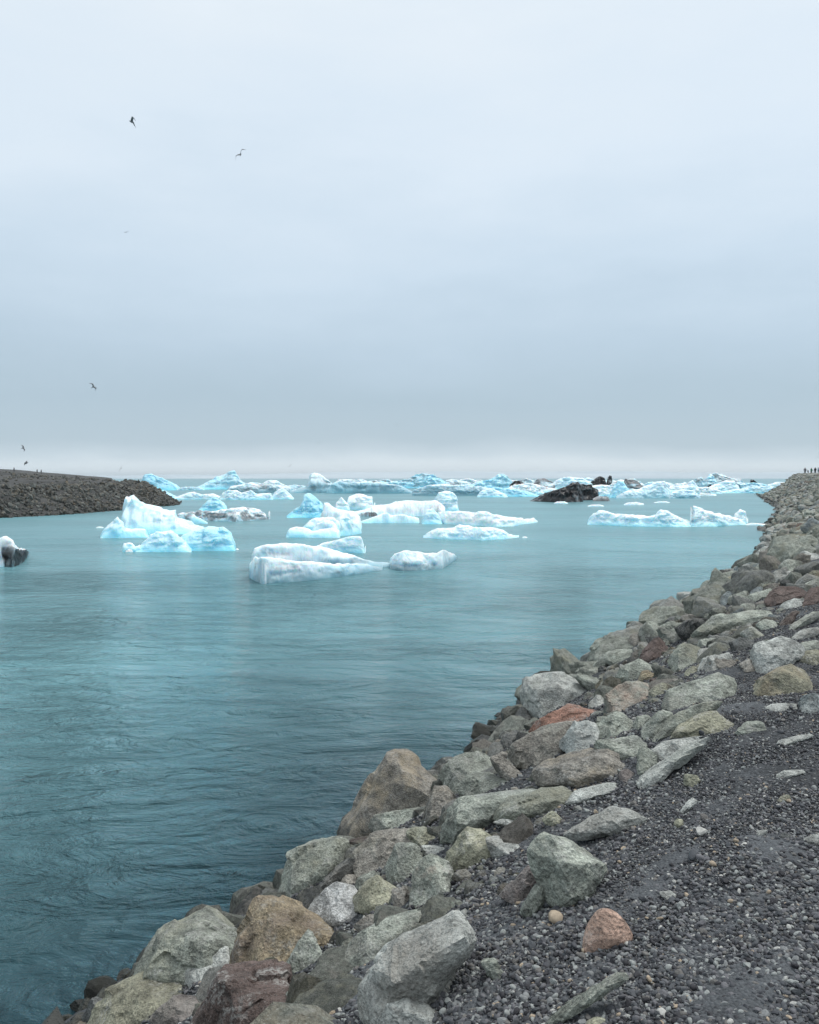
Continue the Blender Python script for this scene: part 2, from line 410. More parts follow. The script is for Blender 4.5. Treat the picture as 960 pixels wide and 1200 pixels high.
# edges between the big faces of the boulders that show them: inner points and how far they stand out
RIDGE = {
 'big angular grey slab with a stepped top': [(46,262,.12),(108,262,.40),(190,205,.40),(262,158,.22),(75,330,.38),(170,300,.3)],
 'green wedge-shaped boulder with a sharp ridge': [(440,235,.25),(490,340,.55),(525,520,.40),(640,320,.18),(360,330,.12)],
 'tall peaked boulder with a rusty': [(468,90,.18),(478,150,.38),(470,215,.42),(330,250,.28),(300,320,.3)],
 'big pale angular boulder at the waterside': [(215,215,.25),(300,205,.30),(395,258,.22),(240,315,.42)],
 'pale boulder with a shaded blue-grey front': [(640,535,.18),(700,560,.36),(790,588,.36),(670,650,.34),(755,645,.34)],
 'big tan and ochre boulder': [(600,265,.20),(700,225,.28),(800,255,.18),(650,350,.46),(760,340,.30)],
 'dark maroon slab': [(535,400,.18),(600,440,.26),(640,520,.36),(720,470,.12)],
 'big olive-brown boulder sitting': [(755,665,.25),(700,735,.42),(870,700,.32),(800,790,.42)],
 'large pale greenish boulder with an angular': [(660,325,.2),(690,370,.40),(625,405,.30)],
 'large pale grey-green boulder at the water': [(345,270,.18),(455,250,.30),(560,290,.22),(300,380,.36),(480,400,.42)],
 'broad grey boulder at the water left': [(130,395,.2),(230,355,.3),(110,490,.40),(230,420,.38)],
 'big grey-brown boulder directly under': [(165,440,.2),(290,400,.36),(210,500,.42),(300,460,.34)],
 'long ribbed brownish boulder': [(300,515,.22),(480,470,.28),(350,560,.42),(500,550,.38)],
 'wide pale grey boulder with a blunt': [(640,235,.28),(800,200,.22),(620,310,.40),(720,255,.30)],
 'long grey boulder with an olive underside': [(770,250,.2),(880,215,.35),(860,250,.35),(960,205,.25)],
 'long sloping slab along the gravel': [(640,560,.25),(760,475,.28),(850,415,.2)],
 'longest grey boulder with a crack': [(370,440,.3),(500,385,.36),(640,360,.3)],
 'pale low stone half buried': [(600,160,.2),(790,95,.30),(850,60,.1),(680,170,.3)],
}
def traced_rock(i, tile, col, label, pts, lichen=.35, stain='tan', cat='boulder', power=34, k=.5, bulge=1.0, name='boulder', rough=.034):
    P = T(tile, pts) if tile else pts
    A = np.array(P, float); A = A.mean(0) + (A - A.mean(0)) * (1.0 if tile in 'EKP' else 1.07); n = len(A); rs = np.random.RandomState(100 + i)
    cen = A.mean(0)
    x2, y2 = np.roll(A[:, 0], -1), np.roll(A[:, 1], -1)
    area = abs((A[:, 0] * y2 - x2 * A[:, 1]).sum()) / 2
    hc = None
    lone = tile in ('E', 'K', 'P')
    for dy in ((.95, 1.0) if lone else (.35, .5, .65, .8, 1.0)):
        hc = hit_bank(cen[0], cen[1] + dy * (A[:, 1].max() - cen[1]))
        if hc is not None: break
    if hc is None: hc = on_water(cen[0], A[:, 1].max())
    dc = hc[1]; size = math.sqrt(area) / F * dc
    dep = []
    for p in A:
        h = hit_bank(*p); e = .35 * size if h is None else k * (h[1] - dc)
        dep.append(dc + (.06 if lone else -.12) * size + float(np.clip(e, -.45 * size, .45 * size)))
    O = np.array([at_depth(p[0], p[1], d) for p, d in zip(A, dep)])
    ymin, ymax = A[:, 1].min(), A[:, 1].max()
    cd = np.mean(dep); pts3 = list(O)
    nf = 2 + rs.randint(2)
    idx = rs.permutation(n)[:nf]
    for j in idx:
        f = rs.uniform(.30, .72); q = cen + (A[j] - cen) * f
        rel = (q[1] - ymin) / max(1, ymax - ymin)
        b = size * bulge * (.06 + .36 * rel) * rs.uniform(.8, 1.15)
        pts3.append(at_depth(q[0], q[1], cd + (dep[j] - cd) * f - b))
    rg = next((v for kk, v in RIDGE.items() if label and kk in label), None)
    if rg:
        pts3 = list(O)
        for (qx, qy), bf in zip(T(tile, [q[:2] for q in rg]), [q[2] for q in rg]):
            wgt = 1 / (np.hypot(A[:, 0] - qx, A[:, 1] - qy) + 1); de = float((np.array(dep) * wgt).sum() / wgt.sum())
            pts3.append(at_depth(qx, qy, de - bf * size))
    c3 = O.mean(0)
    for j in range(n):
        v = O[j]; pts3.append(c3 + (v - c3) * .72 + np.array((.12 * (v[0] > 0) * size * 0, .55 * size, -.10 * size)))
    pts3 = np.array(pts3)
    c = pts3.mean(0) ; Q = pts3 - c
    Nn, Hh = hull_planes(Q, .94 if power > 20 else .999)
    ok = Hh > .02 * size; Nn, Hh = Nn[ok], Hh[ok]
    if power > 20:                                   # breakage: extra facets shave corners and edges
        en = rs.normal(size=(8, 3)); en /= np.linalg.norm(en, axis=1)[:, None]
        Nn = np.concatenate([Nn, en]); Hh = np.concatenate([Hh, (Q @ en.T).max(0) * rs.uniform(.89, .98, 8)])
    ext = Q.max(0) - Q.min(0); ext = ext / ext.max()
    pxw = math.sqrt(area)
    sub = 5 if pxw > 85 else (4 if pxw > 24 else 3)
    V, Fc = star_rock(Nn, Hh, ext, sub, 500 + i * 13, rough, size, power)
    base = np.array((0, 0, V[:, 2].min())); V = V - base
    OCC.append((c[0], c[1], .30 * size)); OUTL.append((A, cd, c[0], c[1], size))
    if lone: base = base - np.array((0, 0, .035 * size))
    o = link('boulder' if label else 'stone', npmesh(name, V, Fc, power < 20, np.repeat(star_rock.tone[:, None] if power > 20 else np.ones((len(V), 1)), 3, 1)), M_ROCK, None if label else BANK, c + base)
    b = np.array(COLR[col]) * rs.uniform(.92, 1.08); o.color = (*b, 1)
    o['stain'] = COLR[stain]; o['lichen'] = lichen
    if label: o['label'] = label; o['category'] = cat; o['group'] = 'boulders of the rock bank'
    return o

ROCKS = [
 # bottom left corner
 ('A', 'gg', 'large pale grey-green boulder at the water, leftmost big one at the bottom', [(225,445),(300,310),(345,240),(455,193),(505,210),(575,262),(585,300),(540,400),(400,440),(330,450)], .5, 'yg'),
 ('A', 'ol', 'olive lichen-stained boulder below the large pale one in the bottom left', [(150,480),(180,440),(225,430),(330,415),(390,430),(400,500),(380,580),(150,580),(110,540)], .5, 'yg'),
 ('A', 'pg', 'smooth pale blue-grey boulder with a dark crease, above the maroon slab', [(365,365),(400,320),(465,297),(540,290),(550,330),(545,370),(500,395),(450,435),(385,410)], .3, 'pg'),
 ('A', 'br', 'dark maroon slab with white mineral streaks at the bottom edge', [(440,560),(450,520),(490,440),(545,375),(640,372),(720,380),(735,400),(735,480),(765,560),(620,620)], .55, 'br'),
 ('A', 'bg', 'small brownish grey stone at the bottom edge left of the maroon slab', [(325,500),(385,455),(445,462),(465,490),(430,560),(320,560)], .2, 'gb'),
 ('A', 'tan', 'big tan and ochre boulder by the water near the bottom', [(555,365),(590,260),(640,160),(670,150),(740,165),(830,215),(905,270),(890,320),(830,345),(715,375),(640,380),(570,375)], .35, 'br'),
 ('A', 'gg', 'grey triangular stone standing upright in front of the tan boulder', [(715,375),(765,320),(800,238),(815,250),(850,335),(830,350),(790,380),(740,392)], .5, 'gg'),
 ('A', 'dk', 'dark pointed stone in the very bottom left corner', [(75,570),(125,450),(145,470),(185,540),(180,590)], .5, 'ol'),
 ('A', 'gb', None, [(35,545),(80,510),(110,520),(90,570),(40,575)]),
 # peaked boulder region
 ('B', 'gb', 'tall peaked boulder with a rusty brown right face at the waterside', [(265,330),(275,270),(345,190),(385,110),(440,55),(480,60),(560,135),(575,165),(545,225),(440,250),(370,270),(320,310),(300,365),(285,350)], .3, 'tan'),
 ('B', 'gg', 'thin grey slab wedged under the tall peaked boulder', [(360,290),(370,255),(440,245),(515,230),(530,240),(520,280),(430,305),(370,310)], .3, 'gb'),
 ('B', 'gb', 'upright narrow boulder on the right of the tall peaked one', [(527,280),(545,190),(560,160),(600,165),(625,190),(610,230),(580,270),(535,295)], .3, 'tan'),
 ('B', 'gg', 'grey rounded-top boulder at the water behind the upright narrow one', [(570,130),(590,95),(660,62),(700,60),(755,100),(770,140),(700,160),(640,195),(610,185)], .5, 'gb'),
 ('B', 'gg', None, [(630,165),(660,135),(740,130),(805,150),(800,180),(700,200),(640,200)]),
 ('B', 'gb', 'dark grey-brown boulder leaning at the water below the red-topped boulders', [(730,75),(765,70),(840,130),(855,175),(800,160),(760,130)], .2, 'gb'),
 ('B', 'gg', 'wide pale grey boulder with a blunt upper edge, right of the upright narrow one', [(580,345),(600,245),(640,205),(720,195),(850,178),(900,185),(770,240),(730,285),(690,305),(640,335)], .45, 'pg'),
 ('B', 'gg', 'long grey boulder with an olive underside at the edge of the gravel', [(735,275),(770,225),(880,180),(960,165),(1010,195),(930,250),(870,262),(800,275)], .35, 'ol'),
 ('B', 'gg', 'broad grey boulder at the water left of the tall peaked one', [(65,520),(95,395),(130,365),(205,345),(250,320),(290,335),(290,380),(235,440),(150,525),(120,535)], .35, 'ol'),
 ('B', 'dk', 'dark grey boulder in the shade behind the white-speckled one', [(145,530),(235,435),(300,385),(320,430),(270,445),(225,475),(160,540)], .15, 'gb'),  # dark colour paints the shaded part of the broad boulder beside it
 ('B', 'gb', 'large grey-brown boulder in the middle of the heap below the peaked one', [(305,370),(345,330),(400,310),(480,300),(520,320),(510,350),(450,350),(410,400),(390,445),(320,445)], .3, 'ol'),
 ('B', 'yg', 'small pale yellow-green block below the thin grey slab', [(470,305),(500,295),(550,298),(570,325),(560,355),(520,360),(480,335)], .4, 'gg'),
 ('B', 'gg', 'blocky dark green boulder above the yellow-green rounded one', [(410,410),(440,350),(490,345),(525,380),(520,420),(480,470),(430,490),(415,470)], .2, 'dk'),
 ('B', 'yg', 'large pale greenish boulder with an angular face, sitting at the gravel edge', [(590,405),(620,350),(665,295),(700,305),(740,335),(790,375),(720,405),(670,435),(610,430)], .45, 'ol'),
 ('B', 'pg', None, [(720,330),(780,335),(850,360),(800,390),(740,390)]),
 ('B', 'gg', 'boulder with a pale pinkish patch above the gravel slope', [(485,555),(490,470),(510,400),(550,385),(600,400),(620,440),(605,505),(560,535),(520,560)], .6, 'pk'),
 ('B', 'yg', 'rounded yellowish boulder beside the white-speckled one', [(300,535),(325,490),(375,448),(430,485),(435,540),(415,570),(350,570),(310,555)], .3, 'ol'),
 ('B', 'wt', 'boulder mottled black and white beside the tan boulder', [(160,560),(215,490),(260,472),(310,485),(305,520),(330,565),(300,615),(240,620),(170,595)], .95, 'dk'),
 ('B', 'gb', 'fist-shaped small brown stone on top of the white-speckled boulder', [(262,465),(280,445),(310,440),(315,470),(300,490),(270,488)], .1, 'gb'),
 ('B', 'gg', None, [(310,485),(320,450),(370,430),(390,440),(375,455),(330,495)]),
 ('B', 'gb', None, [(425,490),(470,480),(485,510),(470,560),(430,560)]),
 ('B', 'pg', None, [(515,350),(560,355),(610,360),(590,385),(530,385)]),
 ('B', 'gb', None, [(310,600),(350,570),(400,575),(430,590),(380,615),(330,625)]),
 ('B', 'gg', 'long flat grey-green block between the tan boulder and the gravel slope', [(255,690),(340,620),(420,590),(530,558),(540,575),(460,640),(400,700),(330,740),(270,740)], .4, 'gb'),
 ('E', 'pg', 'big angular grey slab with a stepped top lying on the gravel at the bottom', [(28,265),(45,240),(100,190),(200,140),(255,128),(275,155),(270,185),(220,255),(180,310),(60,345),(35,335)], .5, 'gb'),
 ('E', 'pg', 'pale grey stone cut off by the bottom edge in front of the big angular slab', [(50,350),(90,300),(125,288),(160,300),(190,320),(230,352),(150,372),(60,372)], .55, 'pg'),
 ('E', 'gg', 'long thin grey slab lying flat in the gravel at the bottom', [(398,345),(470,300),(530,262),(585,236),(582,250),(520,290),(440,345)], .3, 'gb'),
 ('E', 'yg', 'small pale green stone at the bottom edge beside the long thin slab', [(485,345),(510,331),(535,335),(550,350),(480,356)], .3, 'gg'),
 ('E', 'gg', 'small flat grey-green stone half sunk in gravel right of the big slab', [(278,215),(310,210),(330,245),(320,265),(295,245)], .3, 'gg'),
 ('E', 'pg', None, [(638,78),(665,75),(682,92),(660,98)]),
 # gravel stones
 ('K', 'gg', 'green wedge-shaped boulder with a sharp ridge standing on the gravel', [(270,260),(330,200),(385,165),(500,215),(600,250),(690,310),(752,380),(690,450),(600,560),(530,530),(460,610),(410,575),(350,430)], .45, 'ol'),
 ('K', 'bg', 'flat brown stone leaning under the green wedge boulder', [(120,520),(190,465),(310,345),(360,440),(290,510),(230,585),(170,555)], .15, 'br'),
 ('K', 'gg', 'small grey split stone below the flat brown one', [(230,620),(290,520),(360,460),(390,520),(370,580),(280,660)], .3, 'dk'),
 ('K', 'pg', 'pale low stone half buried in the gravel behind the green wedge', [(475,190),(570,130),(680,70),(790,40),(850,28),(950,90),(890,125),(820,180),(600,225)], .5, 'gb'),
 ('K', 'pk', 'pink granite stone standing alone on the dark gravel', [(590,770),(640,660),(700,600),(740,590),(800,620),(850,680),(890,770),(790,830),(640,870),(590,860)], .25, 'pk'),
 ('K', 'dk', 'small smooth black pebble at the foot of the green wedge', [(580,510),(605,495),(640,505),(638,540),(600,550)], .0, 'dk'),
 ('K', 'dk', 'small smooth dark blue pebble right of the pink granite stone', [(858,680),(885,655),(935,670),(930,700),(880,700)], .0, 'dk'),
 ('K', 'yg', None, [(355,90),(430,40),(440,80),(480,100),(470,140),(400,150)]),
 ('K', 'pg', 'small white-topped stone over a dark hollow by the gravel edge', [(80,110),(130,90),(220,110),(300,150),(250,160),(130,130)], .4, 'pg'),
 # centre heap, red-topped boulder
 ('C', 'pg', 'big pale angular boulder at the waterside above the reddish one', [(160,260),(170,180),(240,165),(310,162),(370,185),(435,245),(400,275),(350,285),(290,315),(230,335),(190,315)], .5, 'gg'),
 ('C', 'rd', 'boulder with a bright reddish-orange top below the big pale angular one', [(190,385),(220,340),(280,305),(340,288),(420,290),(480,315),(470,340),(400,345),(340,350),(280,362),(215,385)], .4, 'gb'),
 ('C', 'gb', 'big grey-brown boulder directly under the reddish one', [(125,470),(140,430),(200,385),(280,352),(370,340),(340,385),(315,430),(320,470),(260,490),(210,540),(150,515)], .35, 'gg'),
 ('C', 'pg', 'pale boulder with white splashes right under the reddish top', [(315,435),(330,390),(370,340),(420,330),(455,350),(460,390),(440,430),(450,450),(380,485),(340,470)], .9, 'bl'),
 ('C', 'gg', 'rounded grey boulder right of the white-splashed one', [(455,405),(450,350),(500,310),(540,305),(580,340),(580,385),(550,410),(500,412)], .3, 'gb'),
 ('C', 'gg', 'flat-topped grey boulder over a dark hollow in the centre heap', [(445,440),(455,410),(560,400),(620,410),(640,430),(600,490),(560,510),(510,460)], .35, 'dk'),
 ('C', 'gb', 'long ribbed brownish boulder behind the round cobble', [(220,555),(225,525),(290,500),(350,480),(480,445),(510,455),(540,500),(535,550),(520,578),(380,590),(220,590)], .4, 'tan'),
 ('C', 'gg', None, [(218,535),(240,505),(330,470),(340,490),(260,535)]),
 ('C', 'bg', 'smooth round grey-brown cobble caught between boulders at the gravel edge', [(528,545),(538,522),(562,515),(588,532),(592,562),(570,580),(540,574)], .0, 'bg', 14),
 ('C', 'gg', 'upright pale grey stone right of the round cobble', [(600,545),(605,470),(620,435),(640,440),(670,480),(660,525),(620,555)], .4, 'gg'),
 ('C', 'pg', 'long sloping slab along the gravel edge right of the round cobble', [(585,575),(640,530),(700,490),(830,405),(880,395),(850,435),(760,495),(680,570),(640,595),(600,600)], .5, 'gg'),
 ('C', 'pg', None, [(650,450),(680,430),(740,410),(830,395),(820,420),(760,445),(700,500),(670,480)]),
 ('C', 'gg', 'large tilted slab with lichen above the gravel edge', [(640,430),(700,350),(760,310),(840,270),(920,260),(900,290),(840,320),(760,370),(690,412)], .55, 'ol'),
 ('C', 'ol', 'mossy olive boulder half buried where the gravel meets the rocks', [(730,390),(760,350),(850,305),(900,305),(950,350),(930,388),(830,402),(780,400)], .5, 'ol'),
 ('C', 'gg', 'dark-sided boulder tilted left of the lichen slab', [(610,405),(620,370),(690,295),(735,310),(720,350),(680,380),(640,420)], .35, 'dk'),
 ('C', 'gg', None, [(585,350),(600,320),(650,312),(655,335),(620,385),(595,380)]),
 ('C', 'yg', 'overhanging boulder with a black hollow beneath it', [(640,230),(665,205),(700,190),(720,205),(715,245),(680,258),(650,240)], .3, 'gb'),
 ('C', 'gg', 'broad boulder with a faint pinkish face above the rounded grey one', [(475,275),(480,245),(540,200),(600,190),(640,200),(640,265),(600,295),(560,315),(520,315),(500,305)], .4, 'pk'),
 ('C', 'gg', 'wide grey boulder on top of the heap below the olive-brown block', [(700,285),(720,220),(800,205),(870,170),(920,160),(960,180),(960,230),(900,265),(800,285),(730,305)], .45, 'gb'),
 ('C', 'pg', None, [(415,270),(450,240),(480,250),(490,290),(450,295),(420,290)]),
 ('C', 'gg', 'speckled grey boulder right beside the big pale angular one', [(365,165),(400,160),(440,175),(490,210),(470,240),(440,240),(390,195)], .5, 'dk'),
 ('C', 'br', 'dark red-brown triangular boulder high on the heap', [(605,120),(620,70),(670,22),(715,65),(735,85),(690,112),(640,120)], .05, 'br'),
 ('C', 'gg', 'flat grey boulder left of the red-brown triangular one', [(455,105),(480,85),(560,70),(610,72),(590,95),(530,128),(480,125)], .4, 'gg'),
 ('C', 'gg', 'dark-faced boulder at the waterside left of the red-brown triangle', [(410,130),(430,60),(460,30),(510,20),(590,30),(610,60),(560,75),(480,90),(440,128)], .3, 'dk'),
 ('C', 'gg', 'grey boulder with an olive face right of the red-brown triangle', [(720,130),(740,80),(770,45),(830,60),(860,90),(830,130),(780,155),(740,160)], .4, 'ol'),
 ('C', 'gg', 'rounded grey boulder with a yellow patch on its right end', [(520,170),(540,140),(600,110),(640,120),(660,150),(640,190),(590,200),(530,190)], .3, 'yg'),
 ('C', 'tan', 'small ochre-yellow stone under the rounded grey boulder', [(600,190),(615,150),(640,145),(665,165),(640,195)], .2, 'yg'),
 ('C', 'br', 'small dark brown stone beside the ochre-yellow one', [(645,178),(700,170),(715,185),(680,205),(650,203)], .1, 'br'),
 ('C', 'pg', None, [(850,140),(870,100),(940,80),(960,110),(940,155),(880,160)]),
 ('C', 'gg', None, [(370,165),(385,135),(450,130),(470,160),(440,180),(400,170)]),
 ('C', 'gb', None, [(60,470),(95,450),(130,470),(130,500),(80,500)]),
 ('C', 'dk', None, [(135,330),(165,280),(190,300),(200,340),(180,380),(150,365)]),
 ('C', 'dk', None, [(70,430),(100,390),(150,370),(180,390),(140,430),(110,450)]),
 ('C', 'dk', None, [(210,160),(240,148),(290,150),(330,162),(250,170)]),
 ('C', 'pg', 'long pale block at the gravel edge below the ribbed brownish boulder', [(330,645),(370,600),(470,575),(520,568),(525,598),(400,635),(380,645)], .45, 'gg'),
 ('P', 'yg', 'small pale yellow-edged stone alone in the gravel near the sloping slab', [(372,225),(380,170),(440,180),(450,205),(420,235)], .3, 'gg'),
 ('P', 'pg', 'flat grey streak-like stone lying in the gravel', [(352,345),(390,300),(430,278),(440,290),(400,330),(370,350)], .3, 'gg'),
 ('P', 'yg', 'small rounded yellow stone lower in the gravel', [(330,390),(345,365),(372,370),(375,400),(350,412)], .2, 'yg', 14),
 ('P', 'pg', 'long pale flat stone at the upper right of the gravel', [(770,45),(840,15),(930,-5),(945,10),(860,40),(800,52)], .4, 'gg'),
 ('P', 'pg', 'flat pale grey stone in the gravel by the right edge', [(768,185),(810,155),(900,155),(910,168),(850,185),(790,200)], .4, 'gg'),
 ('P', 'pg', 'pale grey stone cut by the right edge of the gravel', [(898,470),(920,445),(970,425),(975,490),(910,490)], .4, 'gb'),
 ('P', 'dk', None, [(790,440),(815,425),(850,440),(845,462),(805,462)]),
 ('P', 'pg', None, [(685,445),(700,420),(735,412),(740,430),(700,455)]),
 ('P', 'yg', None, [(775,300),(800,270),(830,260),(842,280),(800,300)]),
 ('P', 'wt', None, [(812,570),(840,558),(865,580),(850,600),(835,590)]),
 ('P', 'pg', None, [(265,690),(280,678),(340,705),(357,722),(310,728)]),
 # upper heap on the right
 ('D', 'ol', 'big olive-brown boulder sitting at the top edge of the gravel', [(645,720),(660,690),(760,640),(800,600),(880,640),(915,690),(930,750),(860,805),(700,815),(650,775)], .4, 'tan'),
 ('D', 'pg', 'pale boulder with a shaded blue-grey front face above the gravel', [(625,540),(640,510),(720,480),(800,475),(870,520),(880,565),(790,605),(760,655),(660,665),(630,605)], .4, 'bl'),
 ('D', 'ol', 'olive-edged boulder cut by the right edge above the big olive-brown one', [(870,585),(900,540),(960,520),(990,560),(980,630),(920,615)], .4, 'yg'),
 ('D', 'bl', 'blue-grey stone cut by the right edge beside the big olive-brown boulder', [(870,800),(900,765),(960,755),(990,830),(910,885),(875,860)], .3, 'pg'),
 ('D', 'gg', 'jagged pointed boulder left of the red-brown triangular one', [(40,430),(80,385),(140,390),(165,470),(100,475),(60,510)], .4, 'dk'),
 ('D', 'gg', 'broad rough grey boulder behind the red-brown triangular one', [(140,425),(200,390),(270,395),(325,440),(310,475),(220,525),(170,480)], .45, 'gb'),
 ('D', 'gg', 'longest grey boulder with a crack across, high on the heap', [(325,445),(400,380),(480,350),(560,340),(640,335),(700,342),(690,375),(600,395),(540,405),(500,435),(430,445),(340,475)], .5, 'ol'),
 ('D', 'dk', 'dark grey flat boulder at the waterside of the upper heap', [(180,335),(250,275),(290,270),(340,290),(340,342),(250,358),(210,348)], .2, 'gb'),
 ('D', 'pg', None, [(350,335),(420,300),(470,295),(460,328),(400,348)]),
 ('D', 'bl', 'upright blue-grey boulder at the waterside of the upper heap', [(455,315),(470,250),(520,215),(560,220),(530,250),(495,285),(490,315)], .3, 'pg'),
 ('D', 'gg', None, [(495,295),(500,260),(560,240),(590,225),(600,250),(560,285),(530,305)]),
 ('D', 'gg', 'flat long grey boulder left of the dark brown rounded one', [(560,285),(620,245),(700,220),(730,215),(740,238),(650,285),(600,295)], .45, 'gg'),
 ('D', 'br', 'dark brown rounded boulder near the right edge', [(690,275),(730,220),(800,210),(870,220),(895,240),(880,265),(800,280),(730,318),(710,318)], .1, 'br'),
 ('D', 'br', 'dark brown boulder cut by the right edge', [(865,325),(890,260),(960,200),(990,230),(960,295),(900,325)], .1, 'br'),
 ('D', 'pg', 'pale boulder between the two dark brown ones', [(760,315),(790,285),(840,265),(885,270),(870,315),(800,335)], .4, 'gg'),
 ('D', 'br', 'low brown stone below the pale one near the right edge', [(760,405),(790,375),(830,330),(860,330),(830,390),(790,435)], .1, 'gb'),
 ('D', 'gg', 'sloping grey slab reaching the right edge above the gravel', [(800,435),(880,370),(960,325),(990,350),(900,405),(830,435)], .4, 'gb'),
 ('D', 'gg', None, [(540,325),(570,295),(640,295),(660,312),(600,340),(555,350)]),
 ('D', 'gg', 'wide pale green boulder of the upper heap below the dark wet stones', [(630,115),(680,85),(750,80),(790,110),(740,145),(660,150),(630,145)], .4, 'gg'),
 ('D', 'gg', None, [(760,105),(800,65),(870,75),(880,100),(830,155),(790,135)]),
 ('D', 'pg', None, [(690,175),(740,130),(800,120),(830,152),(790,180),(720,200)]),
 ('D', 'pg', 'pale boulder at the right edge high on the bank', [(835,65),(880,25),(960,40),(985,80),(890,92)], .5, 'pg'),
 ('D', 'gg', None, [(870,220),(900,190),(960,160),(990,185),(910,235)]),
 ('D', 'tan', 'small tan block among grey stones near the right edge', [(870,110),(900,95),(935,105),(925,145),(880,142)], .2, 'tan'),
 ('D', 'dk', 'dark wet boulder at the waterline high up the bank', [(598,100),(640,60),(720,40),(725,68),(660,90),(610,120)], .1, 'dk'),
 ('D', 'dk', 'dark grey block in the middle of the upper heap', [(505,495),(560,465),(620,480),(630,515),(560,550),(515,535)], .2, 'bl'),
 ('D', 'pg', 'pale block below the longest cracked boulder', [(560,445),(610,410),(650,440),(690,455),(640,505),(590,475)], .4, 'yg'),
 ('D', 'gg', None, [(635,405),(680,375),(740,385),(750,425),(690,445)]),
 ('D', 'pg', None, [(820,475),(880,425),(960,410),(990,440),(880,475),(850,500)]),
 ('D', 'gg', None, [(860,510),(900,490),(960,480),(980,520),(890,545)]),
 ('D', 'pg', None, [(340,645),(370,575),(420,555),(440,600),(400,655)]),
 ('D', 'gb', None, [(400,600),(430,570),(540,590),(540,625),(480,645),(410,620)]),
 ('D', 'gb', None, [(555,605),(600,570),(630,600),(640,645),(580,655)]),
 ('D', 'yg', 'small yellowish stone in the gap right of the red-brown triangle', [(270,650),(310,615),(340,620),(330,655),(280,675)], .3, 'yg'),
 ('D', 'pg', None, [(690,825),(740,805),(850,805),(830,845),(720,855)]),
 ('D', 'gg', None, [(520,965),(600,900),(670,890),(690,945),(640,975)]),
 ('D', 'gg', None, [(340,515),(350,480),(430,470),(440,505),(370,525)]),
 ('D', 'gg', None, [(400,505),(440,490),(500,500),(520,545),(450,565),(400,555)]),
 ('D', 'pg', None, [(330,600),(345,530),(395,520),(410,560),(360,590)]),
 ('D', 'gb', None, [(0,450),(40,440),(50,520),(10,540),(-20,500)]),
 ('D', 'gg', None, [(150,370),(200,335),(240,350),(230,390),(160,400)]),
 ('D', 'gb', None, [(250,380),(270,350),(330,350),(400,370),(330,430),(290,410)]),
]
for i, r in enumerate(ROCKS):
    tile, col, label, pts = r[:4]
    lichen = r[4] if len(r) > 4 else .35
    stain = r[5] if len(r) > 5 else 'gb'
    power = r[6] if len(r) > 6 else 34
    smooth = col == 'pk' or power < 20
    traced_rock(i, tile, col, label, pts, lichen, stain, power=16 if smooth else 110, rough=.014 if smooth else .021, k=.35 if tile in 'EKP' else .5)

# --- filling stones of the bank: the nearest as parts, the rest as one mass
def toned(k):
    V, Fc = proto_rock(900 + k, 3); return npmesh('stone', V, Fc, False, np.repeat(star_rock.tone[:, None], 3, 1))
PROTO = [toned(k) for k in range(18)]
for m in PROTO: m.materials.append(M_ROCK)
PROTO_LOW = [proto_rock(950 + k, 2, rough=.05) for k in range(14)]
PROTO_MIN = [proto_rock(970 + k, 1, rough=0) for k in range(12)]
TINTS = [('gg', .50), ('pg', .27), ('gb', .085), ('dk', .06), ('br', .015), ('ol', .03), ('bl', .04)]
rs = np.random.RandomState(11)
def rand_tint():
    k = rs.choice(len(TINTS), p=[w for _, w in TINTS]); return TINTS[k][0]
def in_view(x, y, z):
    if y < 1: return False
    px = 480 + x / y * F; py = 560 + (H - z) / y * F
    return -20 < px < 985 and py < 1230
def inside(px, py, A):
    x1, y1 = A[:, 0], A[:, 1]; x2, y2 = np.roll(x1, -1), np.roll(y1, -1)
    return bool((((y1 > py) != (y2 > py)) & (px < (x2 - x1) * (py - y1) / (y2 - y1 + 1e-9) + x1)).sum() % 2)
def hides(x, y, r):
    # a filling stone must not stand in front of a boulder that shows in full
    z = float(bank_z(x, y)); 
    for dx, dz in ((0, -.1), (0, .6), (-.55, .2), (.55, .2)):
        X, Z = x + dx * r, z + dz * r - H; v = y * math.cos(PITCH) - Z * math.sin(PITCH)
        if v < .5: continue
        px = 480 + F * X / v; py = 600 - F * (y * math.sin(PITCH) + Z * math.cos(PITCH)) / v
        for A, cd, cx, cy, sz in OUTL:
            if y < cd + .35 * sz and A[:, 0].min() < px < A[:, 0].max() and A[:, 1].min() < py < A[:, 1].max() and inside(px, py, A.mean(0) + (A - A.mean(0)) * .82): return True
    return False
